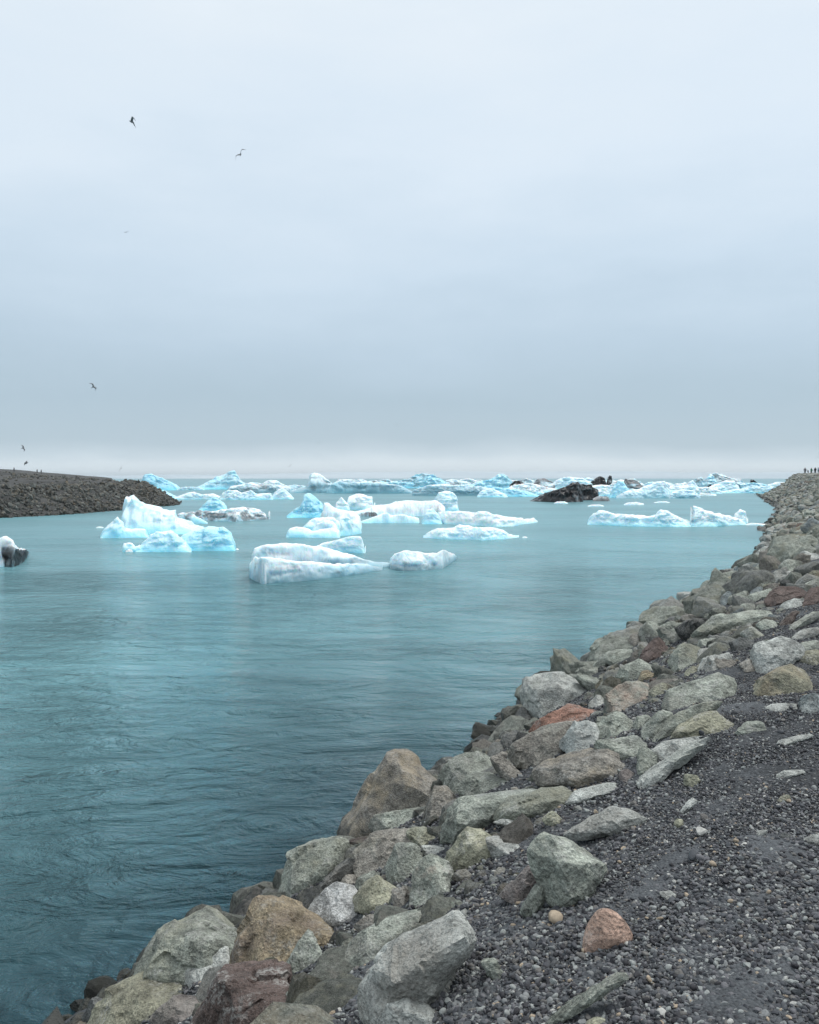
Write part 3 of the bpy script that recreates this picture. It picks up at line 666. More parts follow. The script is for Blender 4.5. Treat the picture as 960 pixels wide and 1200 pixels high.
def scatter():
    """dart throwing over the slope; returns x, y, r"""
    occ = {}
    cell = 1.5
    def put(x, y, r): occ.setdefault((int(x // cell), int(y // cell)), []).append((x, y, r))
    def free(x, y, r, tight):
        a, b = int(x // cell), int(y // cell)
        for i in (a - 1, a, a + 1):
            for j in (b - 1, b, b + 1):
                for X, Y, Rr in occ.get((i, j), ()):
                    if (X - x) ** 2 + (Y - y) ** 2 < (tight * (r + Rr)) ** 2: return False
        return True
    for x, y, r in OCC: put(x, y, r)
    res = []
    def run(n, ylo, yhi, rlo, rhi, tlo, thi, tight, logy=True):
        for _ in range(n):
            y = math.exp(rs.uniform(math.log(ylo + 3), math.log(yhi + 3))) - 3 if logy else rs.uniform(ylo, yhi)
            t = rs.uniform(tlo, thi(y) if callable(thi) else thi)
            r = rlo + (rhi - rlo) * rs.uniform() ** 1.6
            x = float(shore_x(y)) + t / .894
            if rlo > .27 and yhi < 5 and in_view(x, y, float(bank_z(x, y))): continue
            if t > 3.6 and y < 7.2 + .35 * (t - 3.6): continue          # the gravel stays open
            if y < 15 and hides(x, y, r): continue
            if free(x, y, r, tight):
                put(x, y, r); res.append((x, y, r, t))
    top = lambda y: 5.2 + .055 * max(0, y - 15)
    run(2600, 11, 60, .26, .52, .1, top, .78)
    run(9000, 11, 60, .14, .30, -.1, top, .78)
    run(4200, 60, 200, .34, .65, -.6, lambda y: min(5.2 + .055 * (y - 15), 16), .74, False)
    run(6000, 60, 200, .24, .42, -.6, lambda y: min(5.2 + .055 * (y - 15), 16), .74, False)
    run(160, -4, 4.2, .28, .5, .3, 3.5, .8, False)
    lim = lambda y: min(4.4, 2.9 + .22 * max(0, y - 3.5))
    run(3000, 3.2, 13.5, .16, .30, .15, lim, .60, False)
    run(9000, 2.6, 13.5, .06, .17, .0, lim, .60, False)
    run(5500, 2.6, 13.5, .025, .06, .2, lambda y: lim(y) + .3, .7, False)
    return res
ST = scatter()
def stone_pose(x, y, r):
    z = float(bank_z(x, y))
    return z + r * (-.32 if y < 12 else .06), (rs.uniform(-.5, .5), rs.uniform(-.5, .5) - .3, rs.uniform(0, 6.28))
n_part = sum(1 for r in ROCKS if r[2] is None)
cand = sorted([s for s in ST if in_view(s[0], s[1], float(bank_z(s[0], s[1])))], key=lambda s: -s[2] / s[1])
PARTS = set(map(id, cand[:296 - n_part]))
mv, mf, mc, nvert = [], [], [], 0
for s in ST:
    x, y, r, t = s
    z, rot = stone_pose(x, y, r); tint = rand_tint()
    col = np.array(COLR[tint]) * rs.uniform(.76, 1.12)
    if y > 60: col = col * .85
    elif y < 13: col = col * .64  # near filler stones coloured darker to paint shade into the gaps
    if id(s) in PARTS:
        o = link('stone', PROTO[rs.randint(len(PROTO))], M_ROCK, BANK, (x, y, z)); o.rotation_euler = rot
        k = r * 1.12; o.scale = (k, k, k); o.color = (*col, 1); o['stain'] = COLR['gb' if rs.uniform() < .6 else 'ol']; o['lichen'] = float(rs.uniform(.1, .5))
    else:
        V, Fc = (PROTO_LOW if y < 75 else PROTO_MIN)[rs.randint(12)]
        from mathutils import Euler
        Mx = np.array(Euler(rot).to_matrix())
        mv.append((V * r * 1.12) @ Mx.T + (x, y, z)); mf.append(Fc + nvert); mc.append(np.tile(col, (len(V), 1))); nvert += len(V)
link('stone_mass', npmesh('stone_mass', np.concatenate(mv), np.concatenate(mf), False, np.concatenate(mc)), M_ROCKS, BANK, kind='stuff')

# --- gravel: loose pebbles scattered over the berm (nobody could count them)
def gravel():
    pc = bpy.data.collections.new('pebble_shapes')
    for k in range(14):
        V, Fc = proto_rock(1200 + k, 2, rough=.03, rounded=k % 2 == 0)
        V = V * np.array((1, rs.uniform(.75, 1), rs.uniform(.7, .95)))
        o = bpy.data.objects.new('pebble', npmesh('pebble', V, Fc, k % 2 == 0)); o.data.materials.append(M_PEBBLE); pc.objects.link(o)
    g = np.random.RandomState(5)
    def patch(n, ylo, yhi, lo, hi, p, thr=None):
        y = np.exp(g.uniform(math.log(ylo), math.log(yhi), n)); t = g.uniform(2.4, 10.5, n)
        x = shore_x(y) + t / .894
        keep = (np.abs(x / y) < .85) & (t > np.minimum(2.75 + .2 * np.maximum(0, y - 3), 3.5) + .25 * np.sin(y * 2.1))
        q = np.stack([x * 1.1, y * 1.1, 0 * x], 1); m = fbm(q, 31, 3)
        if thr is not None: keep &= (m + g.uniform(-.35, .35, n)) > thr
        r = lo + (hi - lo) * g.uniform(size=n) ** p
        return np.stack([x, y], 1)[keep], r[keep]
    a = [patch(330000, 1.9, 9.5, .003, .007, 1.3), patch(290000, 1.9, 10.5, .0055, .012, 1.5, -.95), patch(20000, 1.9, 9.5, .010, .019, 2.2, -.25), patch(420, 1.9, 8, .02, .038, 2.5)]
    y = np.exp(g.uniform(math.log(2.2), math.log(12), 70000)); t = g.uniform(.4, 3.9, 70000)
    a.append((np.stack([shore_x(y) + t / .894, y], 1), .006 + .014 * g.uniform(size=70000) ** 1.8))
    # coarser pebbles in the pocket left of the big slab and at the lower right
    for (cx, cy, sx, sy, n) in ((-.28, 2.62, .22, .22, 2600), (1.15, 2.55, .55, .35, 5000), (1.6, 3.0, .4, .35, 1800)):
        xy = g.normal(size=(n, 2)) * (sx, sy) + (cx, cy); a.append((xy, .007 + .011 * g.uniform(size=n) ** 1.6))
    XY = np.concatenate([p for p, _ in a]); r = np.concatenate([q for _, q in a]); n = len(r)
    ok = np.ones(n, bool)                             # no pebbles lie inside or on top of the boulders
    for A, cd, cx, cy, sz in OUTL:
        if cy < 9: ok &= (XY[:, 0] - cx) ** 2 + (XY[:, 1] - cy) ** 2 > (.36 * sz) ** 2
    XY, r = XY[ok], r[ok]; n = len(r)
    z = bank_z(XY[:, 0], XY[:, 1]) + r * g.uniform(.1, .75, n)
    me = bpy.data.meshes.new('gravel'); me.vertices.add(n)
    me.vertices.foreach_set('co', np.stack([XY[:, 0], XY[:, 1], z], 1).astype(np.float32).ravel())
    at = me.attributes.new('scl', 'FLOAT', 'POINT'); at.data.foreach_set('value', r.astype(np.float32))
    at = me.attributes.new('pick', 'INT', 'POINT'); at.data.foreach_set('value', g.randint(0, 14, n).astype(np.int32))
    rot = np.stack([g.normal(0, .35, n), g.normal(0, .35, n), g.uniform(0, 6.28, n)], 1)
    at = me.attributes.new('rot', 'FLOAT_VECTOR', 'POINT'); at.data.foreach_set('vector', rot.astype(np.float32).ravel())
    o = link('gravel', me, None, kind='stuff')
    ng = bpy.data.node_groups.new('pebble_scatter', 'GeometryNodeTree')
    ng.interface.new_socket('Geometry', in_out='INPUT', socket_type='NodeSocketGeometry'); ng.interface.new_socket('Geometry', in_out='OUTPUT', socket_type='NodeSocketGeometry')
    gi = ng.nodes.new('NodeGroupInput'); go = ng.nodes.new('NodeGroupOutput')
    ip = ng.nodes.new('GeometryNodeInstanceOnPoints'); ci = ng.nodes.new('GeometryNodeCollectionInfo')
    ci.inputs['Collection'].default_value = pc; ci.inputs['Separate Children'].default_value = True; ci.inputs['Reset Children'].default_value = True
    def attr(nm, ty):
        x = ng.nodes.new('GeometryNodeInputNamedAttribute'); x.data_type = ty; x.inputs['Name'].default_value = nm; return x.outputs['Attribute']
    e2r = ng.nodes.new('FunctionNodeEulerToRotation')
    k = ng.links.new
    k(gi.outputs[0], ip.inputs['Points']); k(ci.outputs[0], ip.inputs['Instance']); ip.inputs['Pick Instance'].default_value = True
    k(attr('pick', 'INT'), ip.inputs['Instance Index']); k(attr('rot', 'FLOAT_VECTOR'), e2r.inputs[0]); k(e2r.outputs[0], ip.inputs['Rotation'])
    k(attr('scl', 'FLOAT'), ip.inputs['Scale']); k(ip.outputs[0], go.inputs[0])
    md = o.modifiers.new('pebble_scatter', 'NODES'); md.node_group = ng
gravel()

# ------------------------------------------------------------------ far left bank
LB_PX = [(-260, 624), (-90, 612), (0, 607), (60, 604), (130, 599), (205, 592)]
LB = [tuple(on_water(*p)[:2]) for p in LB_PX] + [(-37.5, 133), (-49, 150), (-74, 200), (-112, 300), (-150, 420)]
def left_dist(x, y):
    """signed distance inside the left spit (positive on land)"""
    P = np.array(LB); best = np.full(x.shape, 1e9); sgn = np.zeros(x.shape)
    for a, b in zip(P[:-1], P[1:]):
        d = b - a; l2 = d @ d
        u = np.clip(((x - a[0]) * d[0] + (y - a[1]) * d[1]) / l2, 0, 1)
        dx, dy = x - a[0] - u * d[0], y - a[1] - u * d[1]; q = np.hypot(dx, dy)
        s = np.where(d[0] * (y - a[1]) - d[1] * (x - a[0]) > 0, 1, -1)
        m = q < best; best = np.where(m, q, best); sgn = np.where(m, s, sgn)
    return best * sgn
def left_z(x, y):
    t = left_dist(x, y)
    crest = np.interp(y, [80, 110, 125, 150, 300, 420], [3.0, 3.7, 4.0, 5.0, 7.5, 8.0])
    z = np.minimum(t * .62, 3.1 + .0 * t) + np.clip(t - 5, 0, None) * .085
    k = .3; z = crest - k * np.logaddexp(0, (crest - z) / k)
    z = z + np.clip((-60 - x) / 40, 0, 1) * np.clip((y - 95) / 60, 0, 1) * np.clip(t / 10, 0, 1) * .9
    return np.where(t < 0, np.maximum(t * .5, -2), z)
def make_left():
    ys = np.concatenate([np.arange(50, 150, .8), np.arange(150, 430, 5)]); xs = np.concatenate([-36 - 1.035 ** np.arange(0, 190)[::-1] * .5 + .5, np.arange(-36, -28, .6)])
    X, Y = np.meshgrid(xs, ys); Z = left_z(X, Y) + .12 * fbm(np.stack([X * .4, Y * .4, 0 * X], -1).reshape(-1, 3), 21, 4).reshape(X.shape)
    V = np.stack([X, Y, Z], -1).reshape(-1, 3); n = len(xs); i = np.arange(len(ys) - 1)[:, None] * n + np.arange(n - 1)[None]
    o = link('moraine_spit', npmesh('moraine_spit', V, np.stack([i, i + 1, i + n + 1, i + n], -1).reshape(-1, 4), True), M_FARGROUND, kind='structure')
    g = np.random.RandomState(8); mv, mf, mc, nv = [], [], [], 0
    P = np.array(LB[1:9]); seg = np.linalg.norm(np.diff(P, axis=0), axis=1); cs = np.concatenate([[0], np.cumsum(seg)])
    for k in range(6500):
        s = g.uniform(0, cs[-1]); j = min(np.searchsorted(cs, s) - 1, len(seg) - 1); j = max(j, 0)
        d = (P[j + 1] - P[j]) / seg[j]; nrm = np.array((-d[1], d[0])); t = g.uniform(-.6, 6.5)
        if t > 5 and g.uniform() < .6: continue
        if k % 14 == 0: t = g.uniform(6, 26)
        p = P[j] + d * (s - cs[j]) + nrm * t; r = g.uniform(.14, .28) if g.uniform() < .8 else g.uniform(.28, .5)
        z = float(left_z(np.array([p[0]]), np.array([p[1]]))[0]) + r * .2
        V, Fc = PROTO_MIN[g.randint(12)]; Mx = np.array(Euler(tuple(g.uniform(0, 6.28, 3))).to_matrix())
        c = np.array((.062, .066, .061)) * g.uniform(.45, 1.9)
        mv.append((V * r * 1.2) @ Mx.T + (p[0], p[1], z)); mf.append(Fc + nv); mc.append(np.tile(c, (len(V), 1))); nv += len(V)
    link('stone_mass', npmesh('stone_mass', np.concatenate(mv), np.concatenate(mf), False, np.concatenate(mc)), M_ROCKS, o, kind='stuff')
make_left()

# ------------------------------------------------------------------ icebergs
WHITE, CYAN, DEEP, TEAL, DIRT, BLACK = [np.array(c) for c in ((.88, .925, .94), (.43, .75, .86), (.07, .40, .61), (.02, .25, .34), (.16, .16, .165), (.006, .0065, .008))]
ITILE = {'a': (100, 570, 5.053), 'b': (150, 540, 4.8), 'c': (280, 620, 3.4286), 'd': (320, 570, 6.0), 'e': (460, 570, 5.3333), 'f': (330, 540, 5.647),
         'g': (460, 540, 5.3333), 'h': (600, 540, 5.3333), 'i': (700, 540, 4.3636), 'j': (680, 580, 4.3636), 'k': (0, 530, 4.3636)}
def smax(a, b, k):
    return k * np.logaddexp(a / k, b / k)
def iceberg(label, tile, lobes, seed, name='iceberg', cat='iceberg', rough=.66, wet=.25, group='icebergs drifting in the lagoon', streak=0.):
    """lobes: (top outline, waterline, blueness, front depth, back depth, dirt) ; depths in units of the lobe height"""
    ox, oy, s = ITILE[tile]
    cv = lambda pts: np.array([(ox + a / s, oy + b / s) for a, b in pts])
    LBS = []
    for lb in lobes:
        top = cv(lb[0]); wl = lb[1]
        wl = cv(wl) if isinstance(wl, list) else cv([(lb[0][0][0], wl), (lb[0][-1][0], wl)])
        LBS.append((top, wl) + tuple(lb[2:]))
    x0 = min(t[:, 0].min() for t, *_ in LBS) - .5; x1 = max(t[:, 0].max() for t, *_ in LBS) + .5
    nx = int(np.clip((x1 - x0) * 1.3, 24, 220)); px = np.linspace(x0, x1, nx)
    info = []
    for top, wl, *rest in LBS:
        blue = rest[0] if len(rest) > 0 else .5; fw = rest[1] if len(rest) > 1 else .7; bw = rest[2] if len(rest) > 2 else 1.6; dirt = rest[3] if len(rest) > 3 else 0
        # outlines may double back where the ice overhangs: keep the upper envelope
        o = np.argsort(top[:, 0], kind='stable'); tt = top[o]
        ty = np.interp(px, tt[:, 0], tt[:, 1], left=np.nan, right=np.nan)
        wy = np.interp(px, wl[:, 0], wl[:, 1])
        yb = np.array([on_water(p, q)[1] for p, q in zip(px, wy)])
        hm = np.nanmax(np.where(np.isnan(ty), 0, (wy - ty))) * np.nanmean(yb) / F
        fd = max(fw * hm, .15); bd = max(bw * hm, .25)
        z = np.array([at_depth(p, t, y + fd)[2] if t == t else -.8 for p, t, y in zip(px, ty, yb)])
        info.append((yb, z, fd, bd, blue, dirt, hm))
    hmax = max(i[6] for i in info); ymid = np.mean([i[0].mean() + i[2] for i in info])
    yf = np.min([np.where(np.isfinite(i[1]) & (i[1] > -.79), i[0], 1e9) for i in info], axis=0)
    lv = yf < 1e8; xn = (px - px.mean()) / (px[-1] - px[0]); yf = np.polyval(np.polyfit(xn[lv], yf[lv], 2), xn)
    vhi = max((i[0] - yf + i[2] + i[3]).max() for i in info) + .3
    ny = int(np.clip(44 + 3 * hmax * F / ymid, 56, 190)); ys = np.linspace(min((i[0] - yf).min() for i in info) - .3, vhi, 500)
    dens = np.full(500, .10)
    for i in info:                                   # rows are dense where a face rises
        lv = i[1] > -.79
        if not lv.any(): continue
        a_, b_ = np.percentile((i[0] - yf)[lv], [12, 88]); a_ -= .15 * i[2]; b_ += 1.05 * i[2]
        dens += np.where((ys > a_) & (ys < b_), i[6] / (b_ - a_), 0)
    cum = np.concatenate([[0], np.cumsum((dens[1:] + dens[:-1]) / 2)]); ys = np.interp(np.linspace(0, cum[-1], ny), cum, ys)
    xw = (px - 480) / F * ymid
    Y = ys[:, None] + yf[None]; X = (px[None] - 480) / F * Y
    q = np.stack([X, Y, 0 * X], -1).reshape(-1, 3) / max(hmax, .4)
    wob = (fbm(q * .8, seed, 2).reshape(X.shape)) * .20 * hmax * rough
    tot = None; best = np.full(X.shape, -9.); BL = np.zeros(X.shape); DI = np.zeros(X.shape)
    for yb, z, fd, bd, blue, dirt, hm in info:
        u = (Y + wob * .8 - yb[None]) / fd
        fr = np.where(u < 0, u * 1.5, 1 - np.clip(1 - u, 0, 1) ** 2.3)
        ub = np.clip((Y - yb[None] - fd) / bd, 0, 2); bk = 1 - ub ** 1.7
        hgt = z[None] * np.where(u < 1, fr, bk); hgt = np.where(u < 0, fr * hm, hgt); hgt = np.where(z[None] < 0, -.8, hgt)
        m = hgt > best; best = np.where(m, hgt, best); BL = np.where(m, blue, BL); DI = np.where(m, dirt, DI)
        tot = hgt if tot is None else smax(tot, hgt, .035 * hmax)
    Z = np.clip(tot, -.8, None)
    k = np.clip(Z / (.25 * hmax), 0, 1)
    q3 = np.stack([X, Y, Z], -1).reshape(-1, 3) / max(hmax, .4)
    n1 = ridged(q3 * 1.6 + 3, seed + 5, 3, .5).reshape(X.shape); n2 = fbm(q3 * 5.5, seed + 8, 3).reshape(X.shape)
    Z = Z + k * hmax * rough * (.055 * (n1 - .4) + .018 * n2)
    p3 = np.stack([X, Z * 1.3, Y * .8], -1).reshape(-1, 3) / hmax
    Y2 = Y + k * hmax * rough * (.16 * ridged(p3 * 1.7, seed + 17, 3) + .05 * fbm(p3 * 5, seed + 18, 3)).reshape(X.shape)
    X2 = X + k * hmax * rough * .07 * fbm(p3 * 3.1 + 4, seed + 19, 3).reshape(X.shape)
    V = np.stack([X2, Y2, Z], -1)
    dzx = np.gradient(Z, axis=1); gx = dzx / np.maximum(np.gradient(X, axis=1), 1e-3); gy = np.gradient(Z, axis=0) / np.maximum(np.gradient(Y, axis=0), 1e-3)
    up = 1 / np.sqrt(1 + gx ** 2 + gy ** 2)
    # ice kinds: weathered white on ledges, clear blue where it broke, wet teal foot, ash bands
    q3 = np.stack([X, Y, Z], -1).reshape(-1, 3) / max(hmax, .4)
    pn = fbm(q3 * 1.3 + 11, seed + 23, 4).reshape(X.shape)
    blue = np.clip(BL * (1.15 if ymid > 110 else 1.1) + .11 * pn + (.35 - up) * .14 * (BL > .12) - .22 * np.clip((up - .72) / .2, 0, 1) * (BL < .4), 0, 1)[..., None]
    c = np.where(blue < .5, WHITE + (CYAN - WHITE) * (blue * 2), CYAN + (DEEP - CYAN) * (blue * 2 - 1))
    foot = (np.clip(1 - Z / (wet * hmax + 1e-6), 0, 1) ** .7)[..., None] * (.75 if wet > .3 else .45)
    c = c + (TEAL * (1 if wet > .3 else 3.2) - c) * foot
    band = np.clip(fbm(np.stack([X * .45, Y * .45, Z * 1.5 + .2 * X], -1).reshape(-1, 3) / hmax * 2.4, seed + 31, 5, .62).reshape(X.shape) * .9 + .5, 0, 1)
    dd = np.clip(np.where(DI > .8, DI * 1.9, DI * 1.5) - band, 0, 1)[..., None]
    tgt = np.where(DI[..., None] > .8, BLACK, DIRT)
    c = c + (tgt - c) * np.clip(dd * 1.3, 0, 1)
    if DI.max() > .8:                                # ash-black ice is marbled with cleaner grey veins
        vein = np.clip(ridged(np.stack([X * .7 + Z * .6, Y * .5, Z * 1.2 - X * .4], -1).reshape(-1, 3) / hmax * 1.5, seed + 41, 4, .55).reshape(X.shape) - 1.25, 0, 1)
        c = c + (np.array((.36, .38, .39)) - c) * (np.clip(vein * 1.6, 0, .85) * (DI > .8))[..., None]
    # thin ash layers
    ash = ridged(np.stack([X * .25, Y * .25, Z * 1.6 + .25 * X], -1).reshape(-1, 3) / hmax * 1.7, seed + 51, 3, .5).reshape(X.shape)
    ash = np.clip((ash - 1.15) * 4, 0, 1) * np.clip(fbm(q3 * .9, seed + 52, 2).reshape(X.shape) * 2 + .2, 0, 1) * (streak + .22 * ((DI > .04) & (DI < .8)))
    c = c + (DIRT - c) * np.clip(ash, 0, .8)[..., None]
    ctr = np.array((xw.mean(), ymid, 0.0))
    n = nx; idx = np.arange(ny - 1)[:, None] * n + np.arange(n - 1)[None]
    Fc = np.stack([idx, idx + 1, idx + n + 1, idx + n], -1).reshape(-1, 4)
    Vf = V.reshape(-1, 3) - ctr; keep = (Vf[:, 2][Fc] > -.55).any(1); Fc = Fc[keep]
    used = np.unique(Fc); mp_ = np.full(len(Vf), -1); mp_[used] = np.arange(len(used))
    o = link(name, npmesh(name, Vf[used], mp_[Fc], True, c.reshape(-1, 3)[used]), M_ICE, None, ctr)
    o['label'] = label; o['category'] = cat; o['group'] = group
    return o
FL = dict(name='ice_floe', cat='ice floe', group='flat ice floes on the water')

# left foreground pair
iceberg('pale blue iceberg with a knobbed peak, rearmost of the pair by the moraine spit', 'a', [
    ([(82,303),(95,265),(110,240),(150,212),(185,190),(205,215),(235,245),(300,248),(350,255),(372,290),(376,303)], 306, .34, .8, 1.2),
    ([(200,250),(212,185),(222,140),(229,74),(238,54),(262,57),(285,50),(302,66),(320,92),(370,105),(440,120),(450,135),(490,145),(530,140),(540,180),(590,200),(640,228),(700,240),(705,262)], 285, .30, 1.0, 1.0),
    ([(610,222),(640,165),(680,190),(724,214)], 222, .12, .4, .8)], 1)
iceberg('smooth light blue iceberg, front one of the pair near the moraine spit', 'a', [
    ([(212,385),(225,340),(260,335),(290,360),(320,350)], 388, .16, .8, 1),
    ([(290,372),(330,345),(375,290),(415,268),(440,272),(500,262),(545,290),(600,340),(625,370)], 390, .36, .9, 1.2),
    ([(545,320),(560,298),(620,270),(700,245),(760,237),(820,242),(860,275),(875,310),(888,362)], 382, .44, .9, 1.4)], 2)
# centre foreground
iceberg('long white iceberg split lengthwise by a dark groove, nearest in the centre', 'c', [
    ([(48,130),(60,75),(100,65),(190,58),(260,62),(300,70),(350,75),(420,95),(500,120),(550,133),(615,138)], [(50,172),(300,168),(620,152)], .10, .5, .9, .17),
    ([(38,190),(45,140),(55,112),(110,115),(200,125),(300,135),(400,140),(480,142),(545,148),(578,160)], [(40,196),(90,222),(150,216),(300,206),(450,186),(575,166)], .10, .35, .8, .12)], 3, wet=.42, rough=.5, streak=.3)
iceberg('white lumpy ice block at the right tip of the long split iceberg', 'c', [
    ([(606,150),(612,118),(625,98),(660,88),(740,95),(800,98),(820,85),(860,98),(876,114)], [(606,160),(660,168),(740,167),(820,160),(876,120)], .14, .6, 1.2, .16)], 4, wet=.35)
iceberg('rounded pale blue iceberg peeping out behind the long split one', 'c', [
    ([(295,78),(340,55),(400,42),(450,30),(490,32),(508,50),(506,90)], [(295,82),(400,92),(506,98)], .27, .6, 1.2)], 5)
# centre cluster
iceberg('blue pyramid-shaped iceberg left of the white centre cluster', 'd', [
    ([(92,212),(150,160),(200,130),(215,60),(240,52),(265,55),(300,90),(350,120),(360,170),(352,215)], 220, .52, .8, 1)], 6)
iceberg('white stepped iceberg at the left of the centre cluster', 'd', [
    ([(330,225),(355,120),(380,118),(430,150),(500,175),(580,185),(610,220),(622,265),(628,315)], 300, .12, .8, 1),
    ([(195,300),(250,242),(300,226),(380,215),(430,220),(470,250),(475,300)], 318, .18, .7, .8),
    ([(465,318),(480,230),(530,225),(560,250),(600,260),(622,312)], [(465,350),(540,345),(624,330)], .24, .7, .9),
    ([(86,358),(110,300),(165,280),(210,290),(270,312),(330,302),(420,300),(465,315),(472,352)], 362, .20, .9, .9),
    ([(265,318),(300,270),(370,238),(430,252),(465,312)], 338, .14, .7, .6)], 7)
iceberg('rounded white ice lump at the back of the centre cluster', 'd', [
    ([(505,150),(515,110),(530,75),(580,52),(610,48),(660,65),(700,75),(716,108),(706,150)], 165, .14, .8, 1),
    ([(436,140),(442,112),(462,95),(485,78),(520,112),(542,160)], 168, .12, .7, 1)], 8)
iceberg('broad white iceberg in the middle of the centre cluster with soot on its left end', 'd', [
    ([(570,178),(640,168),(700,140),(770,130),(880,105),(960,100),(1050,105),(1140,100),(1180,118),(1210,150)], [(570,205),(700,208),(1210,212)], .06, 1.3, 1.6, .02),
    ([(610,248),(680,225),(740,200),(800,180),(830,205),(900,194),(960,212),(1020,222),(1035,255)], 260, .24, .8, 1),
    ([(575,208),(620,184),(720,182),(740,200)], 212, .1, .4, .5, .8)], 9)
iceberg('small blue ice lobe in front of the upright block', 'e', [
    ([(182,230),(210,150),(250,140),(290,180),(314,232)], 236, .36, .8, 1)], 10)
iceberg('upright white ice block standing at the right of the centre cluster', 'e', [
    ([(250,140),(258,105),(268,70),(290,35),(335,33),(380,38),(405,70),(416,110),(414,152)], 158, .22, .7, 1)], 11)
iceberg('long flat white ice floe stretching right from the centre cluster', 'e', [
    ([(245,212),(290,162),(400,155),(520,165),(540,158),(600,160),(640,178),(740,190),(840,205),(880,198),(915,222)], [(245,218),(330,235),(500,246),(650,253),(760,250),(830,236),(915,224)], .03, 1.0, 1.8, .02)], 12, rough=.7, **FL)
iceberg('low pale iceberg in front of the long flat floe', 'e', [
    ([(186,318),(230,285),(290,262),(380,260),(420,240),(480,245),(540,260),(620,255),(690,270),(730,300),(795,312)], [(186,320),(300,331),(500,334),(560,339),(700,331),(795,318)], .25, .9, 1.4)], 13)
# left background
iceberg('bright blue wedge iceberg rising behind the end of the moraine spit', 'b', [
    ([(60,160),(78,105),(92,75),(130,70),(190,95),(250,125),(305,158)], 166, .50, .7, 1.2)], 14)
iceberg('low blue ice shelf at the tip of the moraine spit', 'b', [
    ([(140,185),(165,170),(200,165),(260,195),(292,214)], 216, .40, .9, 1.2)], 15)
iceberg('sharp triangular iceberg with a tall tilted peak', 'b', [
    ([(352,160),(420,135),(480,100),(540,75),(600,55),(615,75),(635,110),(665,135),(680,158)], 162, .42, .8, 1.1, .10)], 16)
iceberg('grey-white rugged iceberg with a dark teal foot right of the triangular one', 'b', [
    ([(560,160),(575,145),(620,135),(690,125),(740,135),(790,110),(840,112),(880,135),(915,152),(920,170)], 180, .16, .6, 1.2, .22)], 17, wet=.5)
iceberg('left low white ice ridge below the triangular iceberg', 'b', [
    ([(255,212),(330,180),(370,175),(420,190),(480,185),(535,208)], 218, .24, .8, 1.2)], 18)
iceberg('middle lumpy ice ridge below the grey-white rugged iceberg', 'b', [
    ([(512,212),(530,180),(560,165),(610,165),(640,180),(690,165),(730,187),(800,180),(815,208)], 219, .26, .8, 1.1)], 19)
iceberg('small pointed white iceberg at the right end of the low ridges', 'b', [
    ([(808,212),(830,172),(870,150),(900,175),(935,210)], 217, .2, .8, 1)], 20)
iceberg('small clear blue dome of ice behind the soot-striped floe', 'b', [
    ([(395,275),(450,225),(490,205),(540,235),(560,275)], 281, .50, .9, 1)], 21)
iceberg('flat grey floe striped with black soot behind the knobbed iceberg', 'b', [
    ([(268,315),(290,296),(340,290),(400,280),(460,285),(560,270),(660,262),(740,270),(797,280),(785,322)], [(268,322),(450,339),(600,343),(785,330)], .02, .7, 1.6, .42)], 22, rough=.8, name='ice_floe', cat='ice floe', group='flat ice floes on the water')
iceberg('small white floe left of the long blue-sided iceberg', 'b', [
    ([(915,172),(940,160),(990,158),(1010,172)], 178, .08, .8, 1.5)], 23, **FL)
# centre background
iceberg('long tabular iceberg with a steep knob at its left and dark blue sides', 'f', [
    ([(50,205),(100,190),(150,180),(180,150),(190,90),(215,80),(250,90),(300,125),(345,158),(380,180)], 212, .22, .5, 1, .1),
    ([(300,190),(340,150),(400,130),(440,140),(560,135),(650,145),(760,160),(830,182),(878,212)], 216, .30, .5, 1.4)], 24, wet=.62)
iceberg('jagged blue iceberg with dark crevices behind the tabular one', 'g', [
    ([(-140,150),(-80,132),(-20,140),(20,130),(100,115),(150,85),(200,82),(260,90),(320,125),(335,148)], 172, .42, .7, 1, .2)], 25, rough=1.15)
iceberg('low dark-streaked ice ridge between the jagged iceberg and the tall blue one', 'g', [
    ([(310,150),(335,122),(380,115),(430,125),(485,135),(500,155)], 170, .24, .7, 1, .35)], 26)
iceberg('flat-topped iceberg with a green-blue cliff in the centre background', 'g', [
    ([(122,205),(135,180),(220,155),(320,145),(420,155),(480,158),(560,160),(620,170),(630,205)], 217, .16, .35, 1.6)], 27, wet=.85)
iceberg('tall crumpled blue iceberg behind the flat-topped one', 'g', [
    ([(470,170),(490,150),(540,130),(620,115),(660,90),(700,85),(740,120),(752,165)], 180, .44, .8, 1)], 28, rough=1.0)
iceberg('small pale blue iceberg in front of the green-blue cliff', 'g', [
    ([(530,215),(560,185),(625,170),(650,185),(700,205),(722,224)], 228, .32, .9, 1)], 29)
iceberg('smooth blue wedge of ice sloping towards the black iceberg', 'g', [
    ([(600,200),(630,165),(700,170),(800,180),(880,205),(925,219)], 224, .52, .8, 1.2)], 30)
iceberg('white rubbly iceberg with dark patches left of the black one', 'g', [
    ([(735,175),(760,150),(840,140),(900,148),(960,165),(1040,180)], 198, .18, .8, 1.2, .12),
    ([(735,150),(760,128),(800,126),(835,148)], 197, .1, .6, .8, .9),
    ([(870,150),(900,115),(950,112),(1000,135),(1020,160)], 197, .16, .6, .8, .55)], 31)
iceberg('white ice ridge filling in behind the black iceberg', 'h', [
    ([(230,165),(280,120),(340,100),(390,105),(450,110),(490,135),(510,165)], 180, .30, .7, 1, .15)], 32)
